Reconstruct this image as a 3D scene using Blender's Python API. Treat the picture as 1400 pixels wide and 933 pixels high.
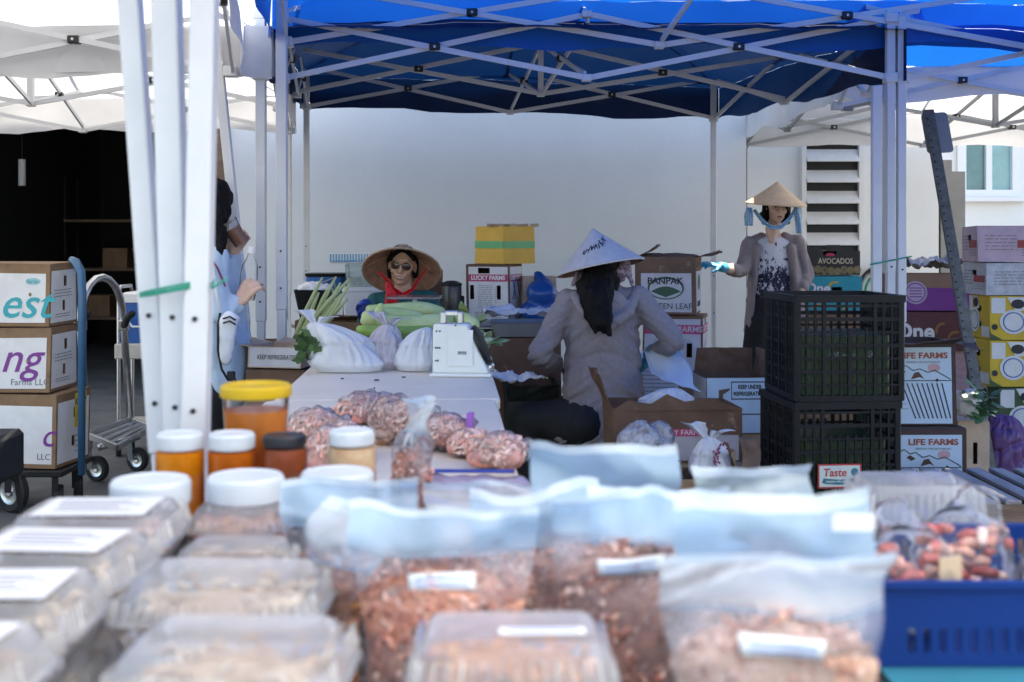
import bpy, bmesh, math, random
from math import sin, cos, pi, radians, atan2, sqrt
from mathutils import Vector, Matrix, noise, Quaternion
random.seed(7)
for o in list(bpy.data.objects): bpy.data.objects.remove(o)
SC = bpy.context.scene
COL = SC.collection
V = Vector
# ------------------------------------------------------------------ camera, sky, sun, exposure
FPX, HOR, CAMZ = 1660.0, 330.0, 1.27
cam_d = bpy.data.cameras.new('camera'); cam = bpy.data.objects.new('camera', cam_d); COL.objects.link(cam)
cam.location = (0, 0, CAMZ); cam.rotation_euler = (pi/2, 0, 0)
cam_d.sensor_width = 36; cam_d.lens = 36*FPX/1400; cam_d.shift_y = -(466.5-HOR)/1400
cam_d.clip_end = 500; cam_d.clip_start = 0.05
cam_d.dof.use_dof = True; cam_d.dof.focus_distance = 6.3; cam_d.dof.aperture_fstop = 4.2
SC.camera = cam
SUN_EL, SUN_AZ = radians(60), radians(50)          # azimuth from +Y towards +X
sun_dir = V((sin(SUN_AZ)*cos(SUN_EL), cos(SUN_AZ)*cos(SUN_EL), sin(SUN_EL)))
W = bpy.data.worlds.new('World'); SC.world = W; W.use_nodes = True
nt = W.node_tree; bg = nt.nodes['Background']; bg.inputs[1].default_value = 0.11
sk = nt.nodes.new('ShaderNodeTexSky'); sk.sky_type = 'NISHITA'; sk.sun_disc = False
sk.sun_elevation = SUN_EL; sk.sun_rotation = SUN_AZ
nt.links.new(sk.outputs[0], bg.inputs[0])
sun_l = bpy.data.lights.new('sun', 'SUN'); sun_l.energy = 5.0; sun_l.angle = radians(0.5); sun_l.color = (1, .955, .89)
sun = bpy.data.objects.new('sun', sun_l); COL.objects.link(sun); sun.location = (6, 6, 12)
sun.rotation_euler = (-sun_dir).to_track_quat('-Z', 'Y').to_euler()
SC.view_settings.view_transform = 'Standard'; SC.view_settings.look = 'None'
SC.view_settings.exposure = 2.32; SC.view_settings.use_white_balance = True; SC.view_settings.white_balance_temperature = 7100; SC.view_settings.white_balance_tint = 10; SC.view_settings.gamma = 1.0; SC.view_settings.use_curve_mapping = False
cy = SC.cycles; cy.use_denoising = True; cy.max_bounces = 8; cy.diffuse_bounces = 5; cy.glossy_bounces = 4
cy.transmission_bounces = 6; cy.transparent_max_bounces = 16; cy.sample_clamp_indirect = 8; cy.caustics_reflective = False

def pt(px, py, d):                                   # a photograph pixel at distance d -> the place it shows
    return V(((px-700)/FPX*d, d, CAMZ-(py-HOR)/FPX*d))
def sc(d): return FPX/d                              # photograph pixels per metre at distance d

# ------------------------------------------------------------------ materials
MATS = {}
def mat(name, col, rough=.6, metal=0, var=.12, vs=8, bump=0, bs=60, trans=0, spec=.5, col2=None, stretch=None, sheen=0, dirt=None):
    if name in MATS: return MATS[name]
    m = bpy.data.materials.new(name); m.use_nodes = True; n = m.node_tree.nodes; L = m.node_tree.links
    b = n['Principled BSDF']; b.inputs['Roughness'].default_value = rough; b.inputs['Metallic'].default_value = metal
    b.inputs['Specular IOR Level'].default_value = spec
    c = (*col, 1)
    tc = n.new('ShaderNodeTexCoord'); src = tc.outputs['Object']
    if stretch:
        mp = n.new('ShaderNodeMapping'); mp.inputs['Scale'].default_value = stretch; L.new(src, mp.inputs[0]); src = mp.outputs[0]
    out = None
    if var or col2:
        t = n.new('ShaderNodeTexNoise'); t.inputs['Scale'].default_value = vs; t.inputs['Detail'].default_value = 6; t.inputs['Roughness'].default_value = .65
        L.new(src, t.inputs['Vector'])
        r = n.new('ShaderNodeValToRGB'); e = r.color_ramp.elements
        e[0].position = .32; e[1].position = .68
        if col2: e[0].color = (*col2, 1); e[1].color = c
        else:
            e[0].color = (*[x*(1-var) for x in col], 1); e[1].color = (*[min(1, x*(1+var)) for x in col], 1)
        L.new(t.outputs[0], r.inputs[0]); out = r.outputs[0]
        if dirt:
            t3 = n.new('ShaderNodeTexNoise'); t3.inputs['Scale'].default_value = dirt[1]; t3.inputs['Detail'].default_value = 8; t3.inputs['Roughness'].default_value = .7
            L.new(src, t3.inputs['Vector'])
            r3 = n.new('ShaderNodeValToRGB'); r3.color_ramp.elements[0].position = dirt[2]; r3.color_ramp.elements[1].position = dirt[2]+.16
            L.new(t3.outputs[0], r3.inputs[0])
            mx = n.new('ShaderNodeMix'); mx.data_type = 'RGBA'; mx.inputs[7].default_value = (*dirt[0], 1)
            L.new(r3.outputs[0], mx.inputs[0]); L.new(out, mx.inputs[6]); out = mx.outputs[2]
        L.new(out, b.inputs['Base Color'])
    else: b.inputs['Base Color'].default_value = c
    if bump:
        t2 = n.new('ShaderNodeTexNoise'); t2.inputs['Scale'].default_value = bs; t2.inputs['Detail'].default_value = 5
        L.new(src, t2.inputs['Vector'])
        bp = n.new('ShaderNodeBump'); bp.inputs['Strength'].default_value = bump; bp.inputs['Distance'].default_value = .01
        L.new(t2.outputs[0], bp.inputs['Height']); L.new(bp.outputs[0], b.inputs['Normal'])
    if trans:
        o = n['Material Output']; tr = n.new('ShaderNodeBsdfTranslucent'); mx = n.new('ShaderNodeMixShader'); mx.inputs[0].default_value = trans
        if out is not None: L.new(out, tr.inputs[0])
        else: tr.inputs[0].default_value = c
        L.new(b.outputs[0], mx.inputs[1]); L.new(tr.outputs[0], mx.inputs[2]); L.new(mx.outputs[0], o.inputs[0])
    MATS[name] = m; return m
def film(name, col, op, rough=.12, streak=.25, vs=14, trans=.35, bump=.5):
    """thin plastic film: part clear, part glossy and milky, cloudier where it is creased"""
    if name in MATS: return MATS[name]
    m = bpy.data.materials.new(name); m.use_nodes = True; n = m.node_tree.nodes; L = m.node_tree.links
    b = n['Principled BSDF']; b.inputs['Base Color'].default_value = (*col, 1); b.inputs['Roughness'].default_value = rough; b.inputs['Specular IOR Level'].default_value = .8
    o = n['Material Output']; tc = n.new('ShaderNodeTexCoord')
    t = n.new('ShaderNodeTexNoise'); t.inputs['Scale'].default_value = vs; t.inputs['Detail'].default_value = 4; t.inputs['Distortion'].default_value = 1.2
    L.new(tc.outputs['Object'], t.inputs['Vector'])
    mr = n.new('ShaderNodeMapRange'); mr.inputs[1].default_value = .3; mr.inputs[2].default_value = .75
    mr.inputs[3].default_value = max(0, op-streak); mr.inputs[4].default_value = min(1, op+streak); L.new(t.outputs[0], mr.inputs[0])
    lw = n.new('ShaderNodeLayerWeight'); lw.inputs[0].default_value = .2
    ad = n.new('ShaderNodeMath'); ad.operation = 'MAXIMUM'; L.new(mr.outputs[0], ad.inputs[0]); L.new(lw.outputs['Fresnel'], ad.inputs[1])
    bp = n.new('ShaderNodeBump'); bp.inputs['Strength'].default_value = bump; bp.inputs['Distance'].default_value = .01
    L.new(t.outputs[0], bp.inputs['Height']); L.new(bp.outputs[0], b.inputs['Normal'])
    tl = n.new('ShaderNodeBsdfTranslucent'); tl.inputs[0].default_value = (*col, 1); m1 = n.new('ShaderNodeMixShader'); m1.inputs[0].default_value = trans
    L.new(b.outputs[0], m1.inputs[1]); L.new(tl.outputs[0], m1.inputs[2])
    tr = n.new('ShaderNodeBsdfTransparent'); tr.inputs[0].default_value = (.97, .98, 1, 1); m2 = n.new('ShaderNodeMixShader')
    L.new(ad.outputs[0], m2.inputs[0]); L.new(tr.outputs[0], m2.inputs[1]); L.new(m1.outputs[0], m2.inputs[2])
    gl = n.new('ShaderNodeBsdfGlossy'); gl.inputs['Roughness'].default_value = max(.05, rough*.8); L.new(bp.outputs[0], gl.inputs['Normal'])
    l2 = n.new('ShaderNodeLayerWeight'); l2.inputs[0].default_value = .12; L.new(bp.outputs[0], l2.inputs['Normal'])
    m3 = n.new('ShaderNodeMixShader'); L.new(l2.outputs['Fresnel'], m3.inputs[0]); L.new(m2.outputs[0], m3.inputs[1]); L.new(gl.outputs[0], m3.inputs[2]); L.new(m3.outputs[0], o.inputs[0])
    MATS[name] = m; return m

M = dict(
 card=lambda: mat('cardboard', (.25, .15, .085), .85, var=.2, vs=9, bump=.2, bs=30, dirt=((.14, .085, .05), 6, .6)),
 carddark=lambda: mat('dark cardboard', (.15, .085, .055), .8, var=.25, vs=7, bump=.15, bs=40, dirt=((.4, .28, .18), 16, .6)),
 cardpale=lambda: mat('pale cardboard', (.47, .36, .27), .85, var=.14, vs=9, bump=.1),
 print_white=lambda: mat('printed white board', (.74, .73, .74), .6, var=.06, vs=14, bump=.06, dirt=((.5, .45, .40), 5, .6)),
 print_grey=lambda: mat('printed grey board', (.5, .49, .53), .6, var=.1, vs=12, bump=.06),
 print_blue=lambda: mat('printed pale blue board', (.47, .6, .72), .55, var=.06, vs=12),
 ink=lambda: mat('black print', (.02, .022, .03), .6, var=0),
 inkgrey=lambda: mat('grey print', (.2, .2, .23), .6, var=0),
 pinkband=lambda: mat('crimson print', (.5, .06, .16), .55, var=.08),
 white=lambda: mat('white print', (.8, .8, .8), .6, var=0),
 whitepaint=lambda: mat('white powder coat', (.65, .665, .69), .35, var=.05, vs=6, dirt=((.5, .5, .5), 9, .66)),
 greymetal=lambda: mat('grey frame metal', (.25, .27, .29), .4, metal=.6, var=.1),
 steel=lambda: mat('brushed aluminium', (.55, .56, .58), .32, metal=1, var=.12, vs=20, bump=.05),
 galv=lambda: mat('galvanised steel', (.13, .125, .105), .7, metal=0, var=.35, vs=30, bump=.08),
 black=lambda: mat('black plastic', (.010, .011, .013), .45, var=.2, spec=.3),
 rubber=lambda: mat('black rubber', (.02, .02, .022), .8, var=.3, vs=20),
 bluetube=lambda: mat('blue enamel', (.04, .13, .25), .35, var=.1),
 wall=lambda: mat('painted stucco', (.70, .71, .71), .8, var=.035, vs=1.6, bump=.12, bs=22, dirt=((.55, .53, .5), 1.1, .64)),
 table=lambda: mat('white table plastic', (.72, .64, .54), .6, var=.05, vs=5, bump=.05, bs=150, dirt=((.42, .38, .34), 9, .66)),
 wood=lambda: mat('weathered wood', (.2, .13, .09), .8, var=.35, vs=6, bump=.3, bs=30, stretch=(1, 9, 9)),
 woodgrey=lambda: mat('grey weathered wood', (.3, .27, .26), .8, var=.3, vs=5, bump=.3, bs=30, stretch=(9, 1, 9)),
 skin=lambda: mat('skin', (.58, .35, .25), .5, var=.12, vs=22, bump=.04, bs=120),
 skinpale=lambda: mat('light skin', (.62, .40, .31), .5, var=.1, vs=22),
 hair=lambda: mat('black hair', (.006, .005, .005), .68, var=.5, vs=16, spec=.15, bump=.4, bs=26, stretch=(5, 5, .35)),
 lips=lambda: mat('lips', (.38, .09, .085), .4, var=.1),
 bagwhite=lambda: mat('white carrier bag plastic', (.78, .8, .84), .3, var=.04, bump=.55, bs=20, trans=.3),
 glove=lambda: mat('blue nitrile glove', (.03, .3, .46), .42, var=.15, vs=30, bump=.2, bs=50),
 twine=lambda: mat('green twine', (.02, .3, .2), .7, var=.2),
)
def G(k): return M[k]() if isinstance(k, str) else k

# ------------------------------------------------------------------ mesh collector
class MB:
    def __init__(s): s.v = []; s.f = []; s.mi = []
    def add(s, vs, fs, mi=0):
        b = len(s.v); s.v += [tuple(x) for x in vs]; s.f += [tuple(b+i for i in f) for f in fs]; s.mi += [mi]*len(fs); return s
    def box(s, c, size, R=None, mi=0):
        c = V(c); hx, hy, hz = [x/2 for x in size]
        vs = [V((x, y, z)) for x in (-hx, hx) for y in (-hy, hy) for z in (-hz, hz)]
        if R is not None: vs = [R @ p for p in vs]
        return s.add([c+p for p in vs], [(0,1,3,2),(4,6,7,5),(0,4,5,1),(2,3,7,6),(0,2,6,4),(1,5,7,3)], mi)
    def bar(s, p, q, w, t, up=(0, 0, 1), mi=0):
        p, q = V(p), V(q); d = q-p; L = d.length
        if L < 1e-6: return s
        d.normalize(); u = V(up); n = d.cross(u)
        if n.length < 1e-3: n = d.cross(V((1, 0, 0)))
        n.normalize(); u2 = n.cross(d)
        R = Matrix((d, n, u2)).transposed()
        return s.box((p+q)/2, (L, t, w), R, mi)
    def tube(s, pts, r, n=8, closed=False, cap=True, mi=0):
        pts = [V(p) for p in pts]; k = len(pts); rs = r if isinstance(r, (list, tuple)) else [r]*k
        vs = []; ref = None
        for i, p in enumerate(pts):
            a = pts[(i-1) % k] if (closed or i) else p; b = pts[(i+1) % k] if (closed or i < k-1) else p
            d = (b-a); d = d.normalized() if d.length > 1e-9 else V((0, 0, 1))
            if ref is None:
                ref = d.cross(V((0, 0, 1)));
                if ref.length < .1: ref = d.cross(V((1, 0, 0)))
            ref = (ref-d*ref.dot(d)).normalized(); b2 = d.cross(ref)
            vs += [p+(ref*cos(2*pi*j/n)+b2*sin(2*pi*j/n))*rs[i] for j in range(n)]
        fs = []
        for i in range(k if closed else k-1):
            for j in range(n):
                a, b = i*n+j, i*n+(j+1) % n; c, d2 = ((i+1) % k)*n+(j+1) % n, ((i+1) % k)*n+j
                fs.append((a, b, c, d2))
        if cap and not closed: fs += [tuple(range(n))[::-1], tuple((k-1)*n+j for j in range(n))]
        return s.add(vs, fs, mi)
    def lathe(s, prof, n=24, X=None, mi=0, close=False, cap=True):
        vs = []; fs = []; k = len(prof)
        for r, z in prof: vs += [V((r*cos(2*pi*j/n), r*sin(2*pi*j/n), z)) for j in range(n)]
        for i in range(k if close else k-1):
            for j in range(n):
                fs.append((i*n+j, i*n+(j+1) % n, ((i+1) % k)*n+(j+1) % n, ((i+1) % k)*n+j))
        if not close and cap:
            if prof[0][0] > 1e-5: fs.append(tuple(range(n))[::-1])
            if prof[-1][0] > 1e-5: fs.append(tuple((k-1)*n+j for j in range(n)))
        if X is not None: vs = [X @ p for p in vs]
        return s.add(vs, fs, mi)
    def ell(s, c, r, R=None, nu=14, nv=9, mi=0):
        c = V(c); vs = []; fs = []
        for i in range(nv+1):
            th = pi*i/nv
            for j in range(nu):
                p = V((r[0]*sin(th)*cos(2*pi*j/nu), r[1]*sin(th)*sin(2*pi*j/nu), r[2]*cos(th)))
                vs.append(c+(R @ p if R is not None else p))
        for i in range(nv):
            for j in range(nu): fs.append((i*nu+j, (i+1)*nu+j, (i+1)*nu+(j+1) % nu, i*nu+(j+1) % nu))
        return s.add(vs, fs, mi)
    def cap(s, p, q, r0, r1, n=12, flat=None, mi=0):
        p, q = V(p), V(q); d = (q-p); L = d.length; d = d.normalized() if L > 1e-6 else V((0, 0, 1))
        a = d.cross(V((0, 0, 1)));
        if a.length < .1: a = d.cross(V((1, 0, 0)))
        a.normalize(); b = d.cross(a); rings = []
        for t in (-.99, -.75, -.4, 0): rings.append((p+d*t*r0, r0*sqrt(1-t*t)))
        for t in (0, .4, .75, .99): rings.append((q+d*t*r1, r1*sqrt(1-t*t)))
        vs = []
        for c, r in rings:
            for j in range(n):
                o = (a*cos(2*pi*j/n)+b*sin(2*pi*j/n))*r
                if flat:
                    ax = V(flat[0]).normalized(); o = o+ax*o.dot(ax)*(flat[1]-1)
                vs.append(c+o)
        fs = [(i*n+j, i*n+(j+1) % n, (i+1)*n+(j+1) % n, (i+1)*n+j) for i in range(7) for j in range(n)]
        fs += [tuple(range(n))[::-1], tuple(7*n+j for j in range(n))]
        return s.add(vs, fs, mi)
    def loft(s, secs, nc=5, mi=0, cap=True, rib=None):
        """stack of rounded rectangles (z, w, d, r)"""
        vs = []; k = 4*nc
        for si, (z, w, d, r) in enumerate(secs):
            ring = []
            for q, (sx, sy) in enumerate(((1, 1), (-1, 1), (-1, -1), (1, -1))):
                for j in range(nc):
                    a = pi/2*q+pi/2*j/(nc-1); ring.append(V((sx*(w/2-r)+r*cos(a), sy*(d/2-r)+r*sin(a), z)))
            vs += ring
        fs = [(i*k+j, i*k+(j+1) % k, (i+1)*k+(j+1) % k, (i+1)*k+j) for i in range(len(secs)-1) for j in range(k)]
        if cap: fs += [tuple(range(k))[::-1], tuple((len(secs)-1)*k+j for j in range(k))]
        return s.add(vs, fs, mi)
    def sheet(s, P, nu, nv, mi=0):
        vs = [P(i/nu, j/nv) for j in range(nv+1) for i in range(nu+1)]; k = nu+1
        return s.add(vs, [(j*k+i, j*k+i+1, (j+1)*k+i+1, (j+1)*k+i) for j in range(nv) for i in range(nu)], mi)
    def xf(s, X):
        s.v = [tuple(X @ V(p)) for p in s.v]; return s
    def build(s, name, mats, parent=None, smooth=False, bevel=0, solid=0, sub=0):
        me = bpy.data.meshes.new(name); me.from_pydata(s.v, [], s.f)
        if not isinstance(mats, (list, tuple)): mats = [mats]
        for m in mats: me.materials.append(m)
        me.polygons.foreach_set('material_index', s.mi)
        if bevel:
            bm = bmesh.new(); bm.from_mesh(me)
            bmesh.ops.bevel(bm, geom=[e for e in bm.edges], offset=bevel, segments=1, affect='EDGES', clamp_overlap=True)
            bm.to_mesh(me); bm.free()
        if smooth:
            me.polygons.foreach_set('use_smooth', [True]*len(me.polygons))
            if smooth == 'auto': me.set_sharp_from_angle(angle=radians(40))
        me.update()
        o = bpy.data.objects.new(name, me); COL.objects.link(o)
        if parent is not None: o.parent = parent
        if solid:
            md = o.modifiers.new('solid', 'SOLIDIFY'); md.thickness = solid; md.offset = 0
        if sub:
            md = o.modifiers.new('sub', 'SUBSURF'); md.levels = sub; md.render_levels = sub
        return o

def tag(o, label=None, cat=None, group=None, kind=None):
    if label: o['label'] = label
    if cat: o['category'] = cat
    if group: o['group'] = group
    if kind: o['kind'] = kind
    return o
def thing(name, label, cat, loc=(0, 0, 0), rz=0, group=None, rot=None):
    o = bpy.data.objects.new(name, None); COL.objects.link(o); o.empty_display_size = .1
    o.location = loc; o.rotation_euler = rot if rot else (0, 0, rz)
    return tag(o, label, cat, group)
def copy_tree(o, parent=None, **kw):
    kids = [c for c in COL.objects if c.parent == o]
    c = o.copy(); COL.objects.link(c)
    if parent is not None: c.parent = parent
    for ch in kids: copy_tree(ch, c)
    return c
def ntv(p, s, seed=0): return noise.noise_vector(V(p)*s+V((seed*7.3, seed*3.1, seed*1.7)))
def nt1(p, s, seed=0): return noise.noise(V(p)*s+V((seed*7.3, seed*3.1, seed*1.7)))

def text(s, size, m, parent, X, name='lettering', shear=0, bold=0, width=None, align='CENTER', ext=.0006):
    cu = bpy.data.curves.new('tmp', 'FONT'); cu.body = s; cu.size = size; cu.shear = shear; cu.offset = bold; cu.extrude = ext
    cu.align_x = align; cu.align_y = 'CENTER'; cu.resolution_u = 3
    t = bpy.data.objects.new('tmp', cu); COL.objects.link(t); bpy.context.view_layer.update()
    me = bpy.data.meshes.new_from_object(t.evaluated_get(bpy.context.evaluated_depsgraph_get()))
    bpy.data.objects.remove(t); me.materials.clear(); me.materials.append(m); me.name = name
    if width:
        xs = [v.co.x for v in me.vertices]; k = width/max(1e-6, max(xs)-min(xs))
        for v in me.vertices: v.co.x *= k
    me.transform(X)
    o = bpy.data.objects.new(name, me); COL.objects.link(o); o.parent = parent; return o

def blob(name, prims, m, parent=None, voxel=.012, smooth=4, disp=None, fac=.5):
    """union of rounded solids, remeshed into one continuous surface"""
    mb = MB()
    for p in prims:
        if p[0] == 'c': mb.cap(p[1], p[2], p[3], p[4], flat=p[5] if len(p) > 5 else None)
        else: mb.ell(p[1], p[2], p[3] if len(p) > 3 else None)
    t = mb.build('tmp', m); r = t.modifiers.new('r', 'REMESH'); r.mode = 'VOXEL'; r.voxel_size = voxel
    if smooth:
        s = t.modifiers.new('s', 'SMOOTH'); s.iterations = smooth; s.factor = fac
    bpy.context.view_layer.update()
    me = bpy.data.meshes.new_from_object(t.evaluated_get(bpy.context.evaluated_depsgraph_get()))
    old = t.data; bpy.data.objects.remove(t); bpy.data.meshes.remove(old)
    me.name = name
    if disp:
        nn = [(v.co.copy(), v.normal.copy()) for v in me.vertices]
        for v, (c, nr) in zip(me.vertices, nn): v.co = c+nr*disp(c, nr)
    me.polygons.foreach_set('use_smooth', [True]*len(me.polygons))
    me.materials.clear(); me.materials.append(m); me.update()
    o = bpy.data.objects.new(name, me); COL.objects.link(o)
    if parent is not None: o.parent = parent
    return o

# ------------------------------------------------------------------ ground and buildings
g = MB()
g.sheet(lambda u, v: V((-60+120*u, -40+120*v, 0)), 24, 24)
ground = g.build('ground', mat('asphalt', (.11, .108, .105), .85, var=.3, vs=3, bump=.35, bs=120, dirt=((.13, .125, .12), 1.3, .58)))
tag(ground, 'grey asphalt lot under the market stalls', None, kind='structure')
def wallbox(x0, x1, y0, y1, z0, z1): return MB().box(((x0+x1)/2, (y0+y1)/2, (z0+z1)/2), (x1-x0, y1-y0, z1-z0))
YW = 10.0
bld = thing('market_building', 'cream stucco building with dark garage opening behind the stalls', 'building', (0, YW, 0))
def bp_(name, mb, m, **k):
    mb.xf(Matrix.Translation((0, -YW, 0))); return mb.build(name, m, bld, **k)
XG = -2.43
w = wallbox(XG+.1, 1.93, YW, YW+.3, 0, 4.6)
bp_('wall', w, G('wall'))
w = wallbox(-9, -5.2, YW, YW+.3, 0, 4.6); w.box((( -5.2+XG+.1)/2, YW+.15, 3.6), (5.2+XG+.1, .3, 2.0)); bp_('wall', w, G('wall'))
bp_('wall', wallbox(1.931, 3.83, 10.9, 11.2, 0, 4.6), G('wall'))
bp_('wall', wallbox(1.63, 1.929, YW+.302, 11.2, 0, 4.6), G('wall'))
bp_('roof', wallbox(-9.1, 3.9, YW+.05, 16, 4.602, 4.8), mat('roof felt', (.3, .3, .3), .9))
bp_('door_jamb', wallbox(XG, XG+.098, YW-.03, YW+.32, 0, 2.6), G('wood'))
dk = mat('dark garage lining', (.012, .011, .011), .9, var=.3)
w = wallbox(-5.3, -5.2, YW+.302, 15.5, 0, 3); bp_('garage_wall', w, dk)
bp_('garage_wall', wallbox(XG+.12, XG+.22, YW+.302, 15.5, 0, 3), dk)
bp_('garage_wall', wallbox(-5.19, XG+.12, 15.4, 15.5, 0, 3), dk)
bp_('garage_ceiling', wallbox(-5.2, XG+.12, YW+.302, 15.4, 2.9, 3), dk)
# louvre vent
lx0, lx1, lz0, lz1 = 2.63, 3.10, .47, 2.15
fr = MB(); yv = 10.9
for x in (lx0-.02, lx1+.02): fr.box((x, yv-.03, (lz0+lz1)/2), (.04, .06, lz1-lz0+.08))
for z in (lz0-.02, lz1+.02): fr.box(((lx0+lx1)/2, yv-.03, z), (lx1-lx0-.002, .06, .04))
vent = bp_('louvre_vent', fr, G('wall'))
mb = MB().box(((lx0+lx1)/2, yv-.006, (lz0+lz1)/2), (lx1-lx0, .008, lz1-lz0)); mb.xf(Matrix.Translation((0, -YW, 0))); mb.build('vent_back', G('black'), vent)
n = 9; pitch = (lz1-lz0)/n; slat0 = None
for i in range(n):
    if slat0 is None:
        s_ = MB(); s_.box((0, 0, 0), (lx1-lx0-.004, .012, pitch*.86), Matrix.Rotation(radians(-34), 3, 'X'))
        slat0 = s_.build('slat', mat('louvre paint', (.6, .6, .6), .6, var=.1, vs=5, dirt=((.35, .33, .3), 6, .6)), vent, bevel=.002); o = slat0
    else:
        o = slat0.copy(); COL.objects.link(o)
    o.location = ((lx0+lx1)/2, yv-.034-YW, lz0+pitch*(i+.45))
# the neighbour building with window, door and parapet
nb = thing('neighbour_building', 'bright white house with two pane window beyond the carton stack', 'building', (7, 14, 0))
def np_(name, mb, m, parent=None, **k):
    if parent is None: mb.xf(Matrix.Translation((-7, -14, 0)))
    return mb.build(name, m, parent or nb, **k)
wm = mat('bright white render', (.8, .8, .79), .8, var=.03, vs=2, bump=.08)
w = MB()
x0, x1, z0, z1 = 5.12, 5.85, 1.78, 2.52
w.box((4.6, 14.1, 2.2), (1.04, .2, 4.4)); w.box((8.5, 14.1, 2.2), (5.3, .2, 4.4)); w.box(((x0+x1)/2, 14.1, z0/2), (x1-x0, .2, z0)); w.box(((x0+x1)/2, 14.1, (z1+4.4)/2), (x1-x0, .2, 4.4-z1))
np_('wall', w, wm)
wi = MB()
for x in (x0+.05, x1-.05): wi.box((x, 14.0, (z0+z1)/2), (.1, .1, z1-z0))
for z in (z0+.04, z1-.04): wi.box(((x0+x1)/2, 14.0, z), (x1-x0-.2, .1, .08))
wi.box(((x0+x1)/2, 14.0, (z0+z1)/2), (.07, .09, z1-z0-.16))
win = np_('window', wi, G('white'))
for k in (0, 1):
    a = x0+.1+k*((x1-x0)/2-.065); b = a+(x1-x0)/2-.135
    p = wallbox(a, b, 14.01, 14.02, z0+.08, z1-.08); p.xf(Matrix.Translation((-7, -14, 0)))
    p.build('pane', mat('window glass', (.1, .22, .24) if k == 0 else (.2, .4, .42), .08, var=.2, vs=3) if k == 0 else mat('curtained glass', (.22, .42, .44), .1, var=.2, vs=3), win)
sl = MB().box(((x0+x1)/2, 13.93, z0-.03), (x1-x0+.1, .14, .05)); sl.xf(Matrix.Translation((-7, -14, 0))); sl.build('sill', G('white'), win)
np_('roof', wallbox(4, 11.3, 13.9, 19, 4.402, 4.6), mat('roof felt', (.3, .3, .3), .9))
pw = MB(); pw.box((4.53, 12.3, .6), (.32, .22, 1.24)); pw.box((4.53, 12.3, 1.25), (.4, .3, .07)); np_('parapet', pw, wm)
dr = MB(); dr.box((3.9, 11.05, 1.0), (.1, .3, 2.0)); dr.box((4.03, 11.08, .95), (.13, .22, 1.9))
dp = dr.build('door_frame', mat('grey metal door', (.22, .215, .21), .5, var=.1)); tag(dp, 'grey metal door frame at the corner past the louvre vent', 'door frame')
mat('blue print', (.05, .12, .35), .6); mat('white foam', (.75, .76, .78), .8, var=.03, bump=.1); mat('yellow board', (.72, .42, .06), .6, var=.08)
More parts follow.
